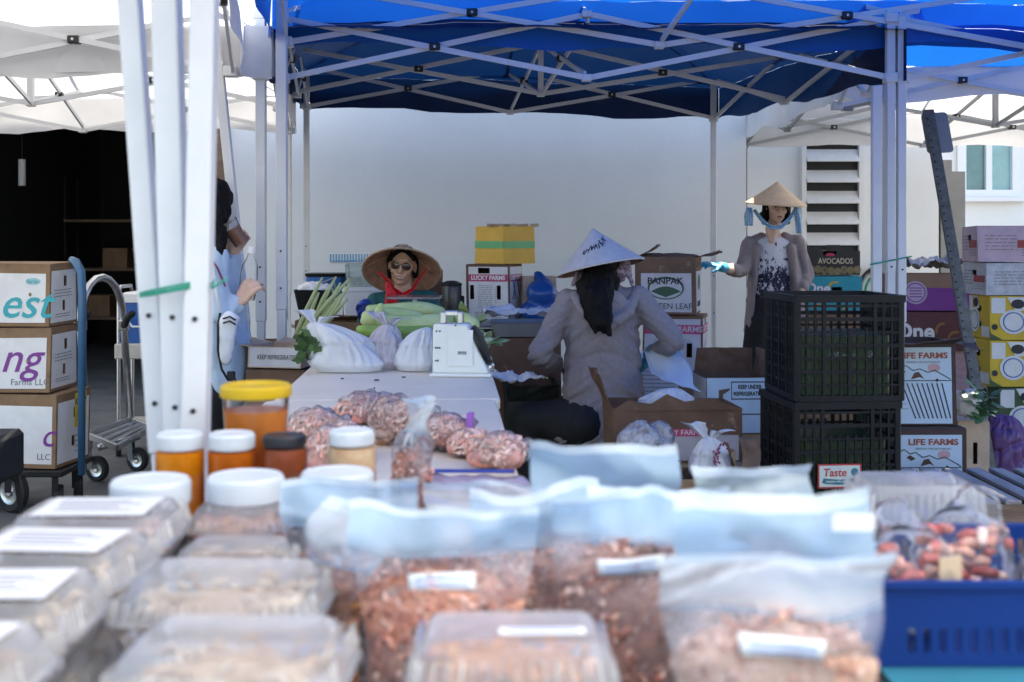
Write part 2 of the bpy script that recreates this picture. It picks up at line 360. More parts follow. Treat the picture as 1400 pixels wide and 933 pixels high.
# ------------------------------------------------------------------ canopies
def fabric(name, col, tr, rough=.55):
    return mat(name, col, rough, var=.07, vs=2.2, bump=.25, bs=5, trans=tr, spec=.3)
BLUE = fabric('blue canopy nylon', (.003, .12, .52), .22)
BLUE_SHADED = fabric('shaded blue canopy nylon', (.0011, .0135, .06), .18)  # darker copy of the blue nylon, with the shade put into its colour
WHITE = fabric('white canopy nylon', (.68, .69, .71), .22)
THIN = fabric('thin white canopy nylon', (.84, .85, .87), .64)
JOINT = mat('black joint plastic', (.012, .012, .013), .45, var=.2)
ZE, ZL, ZU = 2.33, 2.09, 2.39
def tent(label, C, fab, frame, dz=(0, 0, 0, 0), peak=.85, legs={}, drop=(.24, .24, .24, .24), inset=0, legw=.042, seed=0, inner=True, legmat=None, skip=(), legws={}, backleg=None):
    """C: plan corners BL, BR, FR, FL"""
    BL, BR, FR, FL = [V((*c, 0)) for c in C]
    legmat = legmat or frame
    cen = (BL+BR+FR+FL)/4
    T = thing('canopy_tent', label, 'canopy', (cen.x, cen.y, 0), group='pop-up canopies over the stalls')
    off = V((cen.x, cen.y, 0))
    def P(u, v, z):
        p = (FL*(1-u)+FR*u)*(1-v)+(BL*(1-u)+BR*u)*v
        d = (dz[3]*(1-u)+dz[2]*u)*(1-v)+(dz[0]*(1-u)+dz[1]*u)*v
        return p-off+V((0, 0, z+d))
    N = 24
    def roof(u, v):
        u2, v2 = -.018+1.036*u, -.018+1.036*v
        m_ = max(abs(2*u-1), abs(2*v-1)); z = ZE+peak*(1-m_)-.10*sin(pi*m_)*(.6+.4*sin(9*(u+v)+seed))
        p = P(u2, v2, z); p.z += .02*nt1(p, 2.3, seed)+.012*nt1(p, 6, seed); return p
    mb = MB(); mb.sheet(roof, N, N)
    e = [lambda t: roof(t, 1), lambda t: roof(1, t), lambda t: roof(t, 0), lambda t: roof(0, t)]
    outw = [V((0, 1, 0)), V((1, 0, 0)), V((0, -1, 0)), V((-1, 0, 0))]
    for k in range(4):
        if not drop[k]: continue
        def val(u, v, k=k):
            p = e[k](u); q = p+V((0, 0, -drop[k]*v*(1+.08*sin(u*17+seed))))
            return q+outw[k]*(.012*v*sin(u*23+seed*2)+.02*v*nt1(p, 3, seed+k)+.003-(inset*min(1, v*4) if k == 2 else 0))
        mb.sheet(val, 32, 4)
    mb.build('canopy', fab, T, smooth='auto')
    cs = {'BL': (0, 1), 'BR': (1, 1), 'FR': (1, 0), 'FL': (0, 0)}
    for key, (u, v) in cs.items():
        if key in skip: continue
        top, bot = P(u, v, ZU+.04), P(u, v, 0); bot.z = 0
        if key in legs: top, bot = V(legs[key][0])-off, V(legs[key][1])-off
        mid = bot+(top-bot)*.36; legw0 = legw; lm = backleg if backleg and key[0] == 'B' else legmat
        legw_ = legws.get(key, legw)
        lg = MB().bar(top, mid, legw_, legw_, (0, 1, 0)).build('leg', lm, T, bevel=.003)
        MB().bar(mid, bot, legw_*.8, legw_*.8, (0, 1, 0)).build('lower_leg', lm, lg, bevel=.002)
        MB().box(bot+V((0, 0, .004)), (.1, .1, .008)).build('foot', G('greymetal'), lg)
        for z in (.29, .40, .47):
            bt = MB()
            c = bot+(top-bot)*z
            bt.lathe([(.0, 0), (.005, 0), (.005, .004), (0, .005)], 8, Matrix.Translation(c+V((0, -legw_/2 if z > .36 else -legw_*.4, 0))) @ Matrix.Rotation(pi/2, 4, 'X'))
            bt.build('bolt', JOINT, lg)
        for zb_ in (ZU, ZL): MB().box(P(u, v, zb_), (legw*1.5, legw*1.5, .05)).build('bracket', frame, T, bevel=.004)
    tops = {}
    def bars(a, b, za, zb):
        # one scissor pair between plan points a, b given as (u, v)
        n_ = (P(*b, 0)-P(*a, 0)).cross(V((0, 0, 1))).normalized()*.0085
        p1, q1, p2, q2 = P(*a, za[1]), P(*b, zb[0]), P(*a, za[0]), P(*b, zb[1])
        o1 = MB().bar(p1+n_, q1+n_, .027, .014); o1.build('truss_bar', frame, T)
        MB().bar(p2-n_, q2-n_, .027, .014).build('truss_bar', frame, T)
        c = (p1+q1+p2+q2)/4; d = (P(*b, 0)-P(*a, 0)).normalized(); R = Matrix((d, d.cross(V((0, 0, 1))), V((0, 0, 1)))).transposed()
        j = MB().box(c, (.055, .05, .038), R).build('joint', JOINT, T, bevel=.004)
        MB().lathe([(0, 0), (.007, 0), (.007, .005), (0, .006)], 8, Matrix.Translation(c+V((0, -.025, 0))) @ Matrix.Rotation(pi/2, 4, 'X')).build('bolt', G('steel'), j)
    def hub(a, z):
        MB().box(P(*a, z), (.05, .05, .035)).build('hub', frame, T, bevel=.004)
    lohi = (ZL, ZU)
    sides = [((0, 1), (1, 1)), ((1, 1), (1, 0)), ((1, 0), (0, 0)), ((0, 0), (0, 1))]
    mids = []
    for a, b in sides:
        m_ = ((a[0]+b[0])/2, (a[1]+b[1])/2); mids.append(m_)
        bars(a, m_, lohi, (ZL-.0, ZU+.02)); bars(m_, b, (ZL, ZU+.02), lohi)
        for z in (ZL, ZU+.02): hub(m_, z)
    if inner:
        c = (.5, .5)
        for m_ in mids:
            bars(m_, c, (ZL+.02, ZU-.01), (ZL+.03, ZU+.05))
            q = (m_[0]*.5+.25, m_[1]*.5+.25)
            MB().bar(P(*m_, ZU+.02), P(*c, ZE+peak-.06), .025, .013).build('roof_strut', frame, T)
        pp = MB().bar(P(*c, ZL+.03), P(*c, ZE+peak-.03), .035, .035, (0, 1, 0)); pp.build('peak_pole', frame, T)
        hub(c, ZL+.03); hub(c, ZU+.05)
    for key, (u, v) in cs.items():
        if key in skip: continue
        MB().bar(P(u, v, ZU+.03), P(.5, .5, ZE+peak-.05), .022, .013).build('roof_strut', frame, T)
    return T
WP = G('whitepaint')
def lp(px, py, d): return tuple(pt(px, py, d))
# R: the blue canopy over the sellers
tent('blue canopy nearest the cream wall, over the three sellers in straw hats', [(-1.54, 9.1), (1.51, 9.1), (1.90, 6.1), (-1.15, 6.1)], BLUE_SHADED, WP, dz=(.19, .10, 0, 0), seed=1, inset=.11, drop=(.24, .24, 0, .24))
# F: the blue canopy over the tables, partly overhead
tent('blue canopy overhead, its truss running across the top of the photo', [(-1.14, 6.10), (2.62, 6.10), (2.60, 1.9), (-.49, 1.9)], BLUE, WP, dz=(.18, .15, 0, 0), seed=2, legw=.052,
     legs={'FL': ((-0.5526, 2.24, 2.4), (-0.6022, 2.24, 0)), 'BL': ((-1.13, 5.96, 2.6), (-1.13, 5.96, 0))}, legws={'FL': .045})
# W2, W1: white canopies on the left
tent('white canopy in front of the dark garage opening', [(-4.7, 9.0), (-1.66, 9.0), (-1.24, 6.0), (-4.29, 6.0)], WHITE, WP, dz=(0, 0, 0, 0), seed=3, legw=.048, peak=.8)
tent('white canopy above the carton cart, its leaning post beside the green twine', [(-4.4, 5.88), (-1.36, 5.88), (-.62, 2.0), (-3.6, 2.0)], WHITE, WP, dz=(0, 0, 0, 0), seed=4, legw=.044,
     legs={'BR': ((-1.45, 5.88, 2.4), (-1.2, 5.88, 0)), 'FR': ((-0.7817, 2.34, 2.4), (-0.6162, 2.34, 0))}, legws={'FR': .040}, peak=.8)
# N: the canopy over the goods table
tent('white canopy over the goods table, only its post in view', [(-.55, 1.94), (2.5, 1.80), (2.7, -1.2), (-.36, -1.2)], THIN, WP, seed=5, peak=.8,
     legs={'BL': ((-0.6709, 2.29, 2.4), (-0.6006, 2.29, 0))}, inner=False, legw=.049)
# T: white canopy with grey frame on the right
tent('white canopy with grey frame in front of the louvre vent', [(1.99, 10.4), (5.05, 10.4), (5.1, 7.42), (2.05, 7.42)], WHITE, G('greymetal'), dz=(0, 0, 0, 0), seed=6, drop=(.24, .2, .2, .2), legs={'FL': ((2.29, 7.44, 2.4), (2.29, 7.44, 0))}, legmat=WP, backleg=G('black'))
tent('added blue canopy mostly out of view at right, shading the right-hand stalls', [(2.72, 5.95), (5.7, 5.95), (5.7, 1.9), (2.75, 1.9)], BLUE, WP, seed=8, inner=False)  # added mostly out of view to keep sun off the slatted crate
tent('narrow blue canopy at the right, in front of the white grey-framed one', [(1.97, 7.36), (5.0, 7.36), (5.05, 6.14), (1.97, 6.14)], BLUE, WP, seed=9, inner=False, peak=.45, drop=(0, .2, .07, 0), legs={'BL': ((2.265, 7.33, 2.4), (2.265, 7.33, 0)), 'FL': ((1.955, 6.1, 2.4), (1.955, 6.1, 0))})
pl_ = MB().bar(pt(1198, 118, 6.02), V((pt(1198, 330, 6.02).x, 6.02, 0)), .045, .045, (0, 1, 0)).build('tent_pole', WP, bevel=.003); tag(pl_, 'loose white pole tied with teal twine beside the posts behind the black crates', 'pole')
# twine round the two clusters of posts
def twine(name, label, pts, m, r=.004):
    o = MB().tube(pts, r, 6).build(name, m); return tag(o, label, 'twine')
tw = []
for k in range(3):
    for a in range(13):
        t = a/12; ang = 2*pi*t; c_ = pt(243, 396, 2.28)
        tw.append((c_.x+.068*cos(ang), 2.28+.078*sin(ang), c_.z+.003*k+.002*sin(ang+k)+.012*cos(ang)))
tw += [tuple(pt(290, 394, 2.2)), tuple(pt(300, 388, 2.19)), tuple(pt(311, 381, 2.19))]
twine('green_twine', 'bright green plastic twine tied round the white posts at left', tw, G('twine'), .0022)
tw = [pt(1190+50*(t/10.), 362-10*t/10., 5.98-.02*sin(t)) for t in range(11)]+[pt(1246, 351, 5.95)]
twine('green_twine', 'thin teal twine tied across the posts behind the black crates', tw, G('twine'), .004)
# third post of the right-hand cluster is the left post of the white grey-framed canopy's neighbour
xx = MB(); a = pt(1196, 330, 6.0)
# ------------------------------------------------------------------ cartons
FACES = {}
def fmat(face, w, d, h):
    o, u, v, n_ = {'front': ((-w/2, -d/2, 0), (1,0,0), (0,0,1), (0,-1,0)), 'right': ((w/2, -d/2, 0), (0,1,0), (0,0,1), (1,0,0)),
      'left': ((-w/2, d/2, 0), (0,-1,0), (0,0,1), (-1,0,0)), 'back': ((w/2, d/2, 0), (-1,0,0), (0,0,1), (0,1,0)), 'top': ((-w/2, -d/2, h), (1,0,0), (0,1,0), (0,0,1))}[face]
    X = Matrix((u, v, n_)).transposed().to_4x4(); X.translation = V(o); return X
def cells(mb, X, w, h, t, holes, lift=0, u0=0, v0=0):
    """a board w x h lying in the face X, thickness t outwards from lift, with rectangular holes cut out (u, v, w, h centre-based)"""
    us = sorted({u0, u0+w}|{min(max(a, u0), u0+w) for hu, hv, hw, hh in holes for a in (hu-hw/2, hu+hw/2)})
    vs = sorted({v0, v0+h}|{min(max(a, v0), v0+h) for hu, hv, hw, hh in holes for a in (hv-hh/2, hv+hh/2)})
    R = X.to_3x3()
    for i in range(len(us)-1):
        for j in range(len(vs)-1):
            cu, cv = (us[i]+us[i+1])/2, (vs[j]+vs[j+1])/2
            if any(abs(cu-hu) < hw/2 and abs(cv-hv) < hh/2 for hu, hv, hw, hh in holes): continue
            mb.box(X @ V((cu, cv, lift+t/2)), (us[i+1]-us[i], vs[j+1]-vs[j], t), R)
    return mb
def flat(pts, m, parent, X, name='print', lift=.003, t=.0006):
    """a flat printed shape (polygon in face coordinates)"""
    n_ = len(pts); mb = MB()
    vs = [X @ V((u, v, lift)) for u, v in pts]+[X @ V((u, v, lift+t)) for u, v in pts]
    mb.add(vs, [tuple(range(n_, 2*n_))]+[(i, (i+1) % n_, n_+(i+1) % n_, n_+i) for i in range(n_)])
    return mb.build(name, m, parent)
def disc(u, v, r, n=20, ry=None): return [(u+r*cos(2*pi*k/n), v+(ry or r)*sin(2*pi*k/n)) for k in range(n)]
def rect(u0, v0, u1, v1): return [(u0, v0), (u1, v0), (u1, v1), (u0, v1)]
def carton(label, w, d, h, loc, rz=0, m='card', panels=(), holes=(), top='closed', group=None, flaps=None, name='carton', seed=0, cat='box', tape=None):
    """panels: (face, material, u0, v0, u1, v1 as fractions); holes: (face, u, v, w, h) u, v fractions; top closed / open / none"""
    m = G(m) if isinstance(m, str) else m
    T = thing(name, label, cat, loc, rz, group)
    t = .005; mb = MB()
    for f in ('front', 'right', 'left', 'back'):
        fw = w if f in ('front', 'back') else d-.0102
        X = fmat(f, w, d, h)
        if f in ('right', 'left'): X = X @ Matrix.Translation((.0051, 0, 0))
        hs = [(u*fw, v*h, a, b) for ff, u, v, a, b in holes if ff == f]
        cells(mb, X, fw, h, t, hs, lift=-t)
    mb.box((0, 0, .004), (w-.011, d-.011, .006))
    mb.build('body', m, T)
    for f, pm, u0, v0, u1, v1 in panels:
        fw = w if f in ('front', 'back', 'top') else d; fh = d if f == 'top' else h
        X = fmat(f, w, d, h); a = MB()
        hs = [(u*fw, v*fh, aa, bb) for ff, u, v, aa, bb in holes if ff == f]
        cells(a, X, (u1-u0)*fw, (v1-v0)*fh, .0012, hs, lift=.0004, u0=u0*fw, v0=v0*fh)
        a.build('printed_panel', G(pm) if isinstance(pm, str) else pm, T)
    if top == 'closed':
        g_ = .002
        for s_ in (-1, 1):
            MB().box((0, s_*(d/4-.0), h+.003), (w-.004, d/2-g_, .005)).build('flap', m, T)
        if tape: MB().box((0, 0, h+.0062), (w-.002, .05, .0008)).build('tape', G(tape), T)
    elif top == 'open':
        fl = flaps or (('front', 215), ('back', 150), ('left', 200), ('right', 210))
        for k, (f, ang) in enumerate(fl):
            fw = w if f in ('front', 'back') else d; fh = min(w, d)*.42
            X = fmat(f, w, d, h) @ Matrix.Translation((fw/2, h, -.003)) @ Matrix.Rotation(radians(ang-180), 4, 'X')
            # angle 180: standing straight up; above: leaning outwards; below: inwards
            def fp(u, v, s=seed+k): 
                p = V(((u-.5)*(fw-.012)*(1-.05*v), fh*v, .012*sin(3*u+s)*v+.02*v*nt1((u*2, v*2, s), 1.5)))
                return X @ p
            MB().sheet(fp, 6, 3).build('flap', m, T, solid=.004)
    T['w'], T['d'], T['h'] = w, d, h
    return T
def on(T, face): return fmat(face, T['w'], T['d'], T['h'])
def ctext(T, face, s, u, v, size, m, **k):
    X = on(T, face); fw = T['w'] if face in ('front', 'back', 'top') else T['d']
    return text(s, size, G(m) if isinstance(m, str) else m, T, X @ Matrix.Translation((u*fw, v*(T['d'] if face == 'top' else T['h']), .0028)), **k)
def cflat(T, face, pts, m, name='print', lift=.0022, frac=True, parent=None):
    fw = T['w'] if face in ('front', 'back', 'top') else T['d']; fh = T['h'] if face != 'top' else T['d']
    if frac: pts = [(u*fw, v*fh) for u, v in pts]
    return flat(pts, G(m) if isinstance(m, str) else m, T, on(T, face), name, lift)
def lines(T, face, u0, u1, v0, v1, n_, m='inkgrey', h=.004):
    """rows of small print"""
    rnd = random.Random(n_*31+int(u0*100)); mb = MB(); X = on(T, face); R = X.to_3x3(); fw = T['w'] if face in ('front', 'back') else T['d']; fh = T['h']
    for k in range(n_):
        v = v0+(v1-v0)*(k+.5)/n_; a = u0
        while a < u1-.02:
            b = min(u1, a+rnd.uniform(.03, .12)); mb.box(X @ V(((a+b)/2*fw, v*fh, .0022)), ((b-a)*fw, h, .0005), R); a = b+.02
    return mb.build('small_print', G(m), T)
def cpos(px, base_z, d, dp): p = pt(px, HOR, d); return (p.x, d+dp/2, base_z)

teal = mat('teal print', (.02, .36, .42), .5, var=.05); purp = mat('violet print', (.2, .035, .26), .5, var=.05)
# ---- carton cart at left
DC = 5.7
cx = pt(38, 330, DC).x; bw = .42
def farmbox(label, z, h, dx, rz):
    return carton(label, bw, .32, h, (cx-.09+dx, DC+.16, z), rz, 'card', panels=(('front', 'print_white', .04, .06, .955, .86), ('right', 'print_white', .05, .05, .95, .9)),
      holes=(('right', .55, .72, .035, .05), ('right', .5, .32, .03, .05)), group='printed cartons stacked on the cart at left')
b3 = farmbox('lowest carton on the cart, with violet script and sunlit yellow sticker', .205, .345, .05, radians(-9))
b2 = farmbox('middle carton on the cart, with violet lettering ng', .56, .30, -.005, radians(-2))
b1 = farmbox('top carton on the cart, with teal lettering est', .87, .295, -.01, radians(-2))
ctext(b1, 'front', 'est', .72, .36, .21, teal, shear=.32, bold=.001)
ctext(b1, 'front', 'farm', .80, .73, .03, teal); cflat(b1, 'front', disc(.81, .735, .085, 24, .055), mat('pale teal print', (.3, .55, .6), .5), lift=.0018)
cflat(b1, 'front', disc(.78, .52, .016, 14, .03), 'ink'); cflat(b1, 'front', disc(.785, .52, .009, 14, .018), mat('ochre', (.45, .32, .1), .6), lift=.0029)
ctext(b2, 'front', 'ng', .66, .53, .20, purp, shear=.3, bold=.001); ctext(b2, 'front', 'Farms LLC', .78, .16, .042, 'inkgrey')
cflat(b2, 'front', disc(.74, .5, .012, 14, .02), mat('ochre', (.45, .32, .1), .6), lift=.0034)
ctext(b3, 'front', 'c', .90, .45, .16, purp, shear=.3); ctext(b3, 'front', 'LLC', .86, .16, .042, 'inkgrey')
for b in (b1, b2):
    lines(b, 'right', .15, .8, .45, .6, 3); lines(b, 'right', .2, .7, .12, .2, 2)
cflat(b3, 'right', rect(.52, .5, .86, .98), mat('yellow sticker', (.75, .55, .03), .5)); lines(b3, 'right', .55, .85, .12, .42, 4); ctext(b3, 'right', 'KEEP', .69, .85, .05, 'ink')
# platform cart
ct = thing('platform_cart', 'platform cart with blue push handle under the farm cartons', 'cart', (cx-.05, DC+.16, 0))
MB().box((-.08, 0, .185), (.62, .42, .03)).build('deck', G('black'), ct, bevel=.005)
hx = pt(96, 330, DC).x-(cx-.05)
hp = [(hx-.33*y_+o_, y_, z_) for o_, y_, z_ in ((0, -.14, .17), (0, -.14, 1.02), (-.005, -.13, 1.12), (-.03, -.11, 1.17), (-.05, 0, 1.18), (-.03, .11, 1.17), (-.005, .13, 1.12), (0, .14, 1.02), (0, .14, .17))]
MB().tube(hp, .017, 10).build('push_handle', G('bluetube'), ct, smooth=True)
MB().tube([(hx+.046, -.14, .45), (hx-.046, .14, .45)], .012, 8).build('crossbar', G('bluetube'), ct)
def wheel(parent, c, r, wd, axis=0, yaw=0, rim=G('steel')):
    X = Matrix.Translation(c) @ Matrix.Rotation(yaw, 4, 'Z') @ Matrix.Rotation(pi/2, 4, 'Y')
    ty = MB().lathe([(r*.62, -wd/2), (r*.9, -wd/2), (r, -wd*.3), (r, wd*.3), (r*.9, wd/2), (r*.62, wd/2)], 24, X, close=True).build('tyre', G('rubber'), parent, smooth='auto')
    MB().lathe([(0, -wd*.42), (r*.2, -wd*.46), (r*.24, -wd*.3), (r*.5, -wd*.26), (r*.63, -wd*.4), (r*.63, wd*.4), (r*.5, wd*.26), (r*.24, wd*.3), (r*.2, wd*.46), (0, wd*.42)], 20, X).build('rim', rim, parent, smooth='auto')
for k, (x, y, r) in enumerate(((-.02, -.17, .1), (-.3, -.17, .1), (.18, -.12, .06), (.18, .14, .06))):
    wh = thing('wheel', None, None); wh.parent = ct
    wheel(wh, (x, y, r), r, .045, yaw=radians(62 if k < 2 else 20))
    MB().bar((x, y-.045, r), (x, y-.045, .172), .03, .006).build('fork', G('black'), wh)
# black stool beside it
st = thing('camp_stool', 'black padded folding stool at the left edge beside the cart', 'stool', (pt(-44, 330, 5.0).x, 5.1, 0))
MB().box((0, 0, .36), (.26, .34, .2)).build('seat', mat('black canvas', (.014, .016, .02), .8, bump=.2), st, bevel=.02)
for sx in (-1, 1):
    for sy in (-1, 1): MB().bar((sx*.1, sy*.14, .27), (-sx*.0+sx*.13, sy*.15, 0), .02, .02).build('leg', G('black'), st)
# ---- silver convertible cart
sv = thing('hand_truck', 'silver hand truck with hoop handle folded flat as a platform', 'hand truck', (pt(150, 330, 6.45).x, 6.55, 0))
o0 = V(sv.location)
L0, R0 = pt(118, 600, 6.35)-o0, pt(178, 575, 6.75)-o0
Lt, Rt = pt(110, 440, 6.35)-o0, pt(169, 440, 6.75)-o0
hoop = [L0, Lt]+[Lt.lerp(Rt, .5-.5*cos(a))+V((0, 0, .24*sin(a))) for a in [pi*k/10 for k in range(1, 10)]]+[Rt, R0]
MB().tube(hoop, .02, 10).build('hoop_handle', G('steel'), sv, smooth=True)
for p in (Lt, Rt): 
    gq = MB().tube([p, p+V((.0, .0, -.03)), p+V((.055, -.1, .03)), p+V((.1, -.16, .055))], [.018, .02, .018, .018], 8).build('grip', G('rubber'), sv, smooth=True)
    MB().box(p+V((0, 0, -.02)), (.055, .05, .06)).build('clamp', G('steel'), sv, bevel=.006)
fr = MB()
A, B, Cc, D = L0+V((0, 0, .02)), R0+V((0, 0, .0)), pt(206, 585, 6.75)-o0, pt(160, 612, 6.3)-o0
for p, q in ((A, B), (B, Cc), (Cc, D), (D, A)): fr.bar(p, q, .035, .022)
for k in (.25, .5, .75): fr.bar(A.lerp(D, k), B.lerp(Cc, k), .02, .03)
fr.build('platform_frame', G('steel'), sv, bevel=.003)
MB().tube([pt(135, 612, 6.3)-o0, pt(190, 597, 6.5)-o0], .018, 8).build('axle_tube', G('steel'), sv, smooth=True)
for px, d, r in ((133, 6.42, .068), (188, 6.7, .066)):
    wh = thing('caster', None, None); wh.parent = sv; c = pt(px, 330, d)-o0; c.z = r
    wheel(wh, c, r, .035, yaw=radians(70))
    MB().bar(c+V((-.03, -.022, 0)), c+V((-.045, -.02, .15)), .03, .008).build('fork', G('greymetal'), wh)
    MB().bar(c+V((-.045, -.02, .10)), c+V((-.045, -.02, .2)), .045, .045, (0, 1, 0)).build('swivel', G('steel'), wh, bevel=.006)
# ---- trolley with blue cooler behind
tr = thing('service_trolley', 'pale service trolley half hidden behind the white posts', 'trolley', (pt(215, 330, 7.3).x, 7.3, 0))
for z in (.62, .18): MB().box((0, 0, z), (.42, .3, .09 if z > .5 else .03)).build('shelf', mat('cream enamel', (.6, .56, .48), .5), tr, bevel=.006)
for sx in (-1, 1):
    for sy in (-1, 1): MB().tube([(sx*.19, sy*.13, .07), (sx*.19, sy*.13, .95)], .011, 8).build('post', G('steel'), tr)
    MB().tube([(sx*.19, -.13, .95), (sx*.19-.0, -.1, 1.0), (sx*.19, .1, 1.0), (sx*.19, .13, .95)], .011, 8).build('rail', G('steel'), tr, smooth=True)
    for sy in (-1, 1):
        wh = thing('caster', None, None); wh.parent = tr; wheel(wh, (sx*.19, sy*.13, .045), .045, .03, yaw=.3)
co = thing('cooler', 'blue cooler with white lid on the trolley behind the posts', 'cooler', (pt(215, 330, 7.3).x, 7.3, .667))
MB().loft([(0, .3, .22, .03), (.24, .34, .25, .03)]).build('body', mat('cooler blue', (.015, .11, .4), .4, var=.06), co, smooth='auto')
MB().loft([(.241, .36, .27, .03), (.29, .36, .27, .03), (.3, .33, .24, .03)]).build('lid', G('white'), co, smooth='auto')
MB().tube([(-.17, -.14, .18), (-.1, -.16, .1), (.1, -.16, .1), (.17, -.14, .18)], .007, 6).build('handle', G('white'), co)
# ---- dim things inside the garage
sh = thing('storage_shelf', 'dim metal shelf rack inside the dark garage', 'shelf', (-4.4, 13.9, 0))
for z in (.4, .95, 1.5): MB().box((0, 0, z), (1.3, .45, .03)).build('shelf_board', G('wood'), sh)
for sx in (-1, 1):
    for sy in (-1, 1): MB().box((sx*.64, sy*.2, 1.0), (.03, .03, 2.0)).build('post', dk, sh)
for k, (x, z, s) in enumerate(((-.3, .416, .3), (.25, .416, .34), (-.1, .966, .28), (.4, 1.516, .26))):
    carton(['squat dim carton on the lowest garage shelf, left', 'larger dim carton on the lowest garage shelf', 'dim carton on the middle garage shelf', 'dim carton on the top garage shelf'][k], s, .3, s*.8, (-4.4+x, 13.9, z), group='cartons in the dark garage')
lampo = thing('work_light', 'pale tube light hanging in the dark garage', 'lamp', (pt(30, 300, 12).x, 12, 0)); zz = pt(30, 232, 12).z
MB().tube([(0, 0, zz-.16), (0, 0, zz+.1)], .035, 10).build('tube', G('white'), lampo); MB().tube([(0, 0, zz+.1), (0, 0, 2.9)], .006, 6).build('cord', G('black'), lampo)
# ------------------------------------------------------------------ folding tables
def table(label, x0, x1, y0, y1, z, skew=0, m=None, name='folding_table', group='folding tables', th=.042, legs=True):
    T = thing(name, label, 'table', ((x0+x1)/2, (y0+y1)/2, 0), skew, group)
    w, d = x1-x0, y1-y0
    mb = MB().loft([(z-th, w-.01, d-.01, .035), (z-th+.006, w, d, .04), (z-.008, w, d, .04), (z, w-.016, d-.016, .035)], nc=6)
    mb.build('tabletop', m or G('table'), T, smooth='auto')
    if legs:
        for sy in (-1, 1):
            for sx in (-1, 1):
                MB().tube([(sx*(w/2-.09), sy*(d/2-.22), z-th-.001), (sx*(w/2-.09), sy*(d/2-.14), 0)], .014, 8).build('leg', G('greymetal'), T, smooth=True)
            MB().tube([(-(w/2-.09), sy*(d/2-.2), z-th-.03), ((w/2-.09), sy*(d/2-.2), z-th-.03)], .012, 8).build('crossbar', G('greymetal'), T)
    return T
table('white folding table in the middle, pink shrimp bags on its near end', -.78, -.02+.01, 2.42, 4.06, .74, radians(3))
table('far white folding table with white produce bags and the scale', -.855, -.085, 4.10, 5.90, .735, radians(3))
dkcloth = mat('dark brown table cloth', (.055, .03, .022), .8, var=.3, vs=4, bump=.2)
tqcloth = mat('turquoise table cloth', (.012, .15, .22), .7, var=.12, vs=4, bump=.25, bs=12)
def clothtable(label, x0, x1, y0, y1, z, m, name='goods_table'):
    T = thing(name, label, 'table', ((x0+x1)/2, (y0+y1)/2, 0)); w, d = x1-x0, y1-y0
    MB().box((0, 0, z-.02), (w, d, .036)).build('tabletop', G('table'), T)
    for sx in (-1, 1):
        for sy in (-1, 1): MB().tube([(sx*(w/2-.06), sy*(d/2-.06), 0), (sx*(w/2-.06), sy*(d/2-.06), z-.039)], .014, 8).build('leg', G('greymetal'), T)
    c = MB(); c.box((0, 0, z-.0), (w+.01, d+.01, .003))
    for s_ in (-1, 1):
        c.sheet(lambda u, v: V(((u-.5)*(w+.012), s_*(d/2+.007+.012*v*(1+sin(u*40))), z-.004-.3*v)), 60, 4)
        c.sheet(lambda u, v: V((s_*(w/2+.007+.012*v*(1+sin(u*30))), (u-.5)*(d+.012), z-.004-.3*v)), 40, 4)
    cl = c.build('tablecloth', m, T, smooth='auto')
    return T
clothtable('goods table with dark brown cloth under the plastic boxes and pouches', -1.0, .44, .85, 2.16, .738, dkcloth)
clothtable('goods table with turquoise cloth under the blue basket', .462, 1.7, .85, 2.05, .738, tqcloth)
backtab = table('low metal table by the cream wall behind the woman in sunglasses', -1.28, .32, 7.0, 7.85, .80, m=mat('grey steel top', (.4, .4, .42), .45, metal=.5, var=.1), name='steel_table', th=.03)
# ------------------------------------------------------------------ centre: boxes by the wall
K = {}
K['lucky'] = carton('white carton with crimson band under the yellow box', .275, .26, .325, cpos(676, .802, 7.25, .26), radians(-18), 'carddark',
   panels=(('front', 'print_white', .06, .0, .97, .97), ('right', 'print_white', .05, 0, .97, .97)), holes=(('front', .42, .9, .075, .034), ('front', .14, .5, .025, .085), ('front', .76, .5, .025, .085)))
for f in ('front', 'right'):
    cflat(K['lucky'], f, rect(.06, .70, .97, .83), 'pinkband'); ctext(K['lucky'], f, 'LUCKY FARMS', .515, .765, .036, 'white', bold=.0012, width=.215 if f == 'front' else .2)
lines(K['lucky'], 'front', .28, .62, .2, .64, 13, h=.003); lines(K['lucky'], 'front', .66, .72, .3, .6, 8, h=.003); lines(K['lucky'], 'front', .2, .8, .03, .14, 4, h=.003)
lines(K['lucky'], 'right', .2, .8, .08, .5, 4, mat('blue print', (.05, .12, .35), .6), h=.012) if False else None
mbk = MB(); X = on(K['lucky'], 'right')
for a, b in (((.06, .24), (.12, .12)), ((.12, .24), (.06, .12)), ((.15, .24), (.21, .12))): mbk.bar(X @ V((*a, .003)), X @ V((*b, .003)), .012, .0012, X.to_3x3() @ V((0, 1, 0)))
mbk.build('print', mat('blue print', (.05, .12, .35), .6), K['lucky'])
yb = carton('yellow foam-like box with green tape on the white carton', .255, .255, .225, (pt(690, 330, 7.4).x, 7.38, 1.135), radians(42), mat('yellow board', (.72, .42, .06), .6, var=.08), name='carton')
for f in ('front', 'right', 'left'): cflat(yb, f, rect(0, .42, 1, .62), mat('green tape', (.01, .33, .1), .3, var=.1), 'tape')
mbk = MB()
for k in range(16): 
    a = random.uniform(-.12, .12); b = random.uniform(-.12, .12); mbk.bar((a, b, .234), (a+random.uniform(-.08, .08), b+random.uniform(-.03, .03), .238), .02, .003)
mbk.build('torn_paper', G('cardpale'), yb)
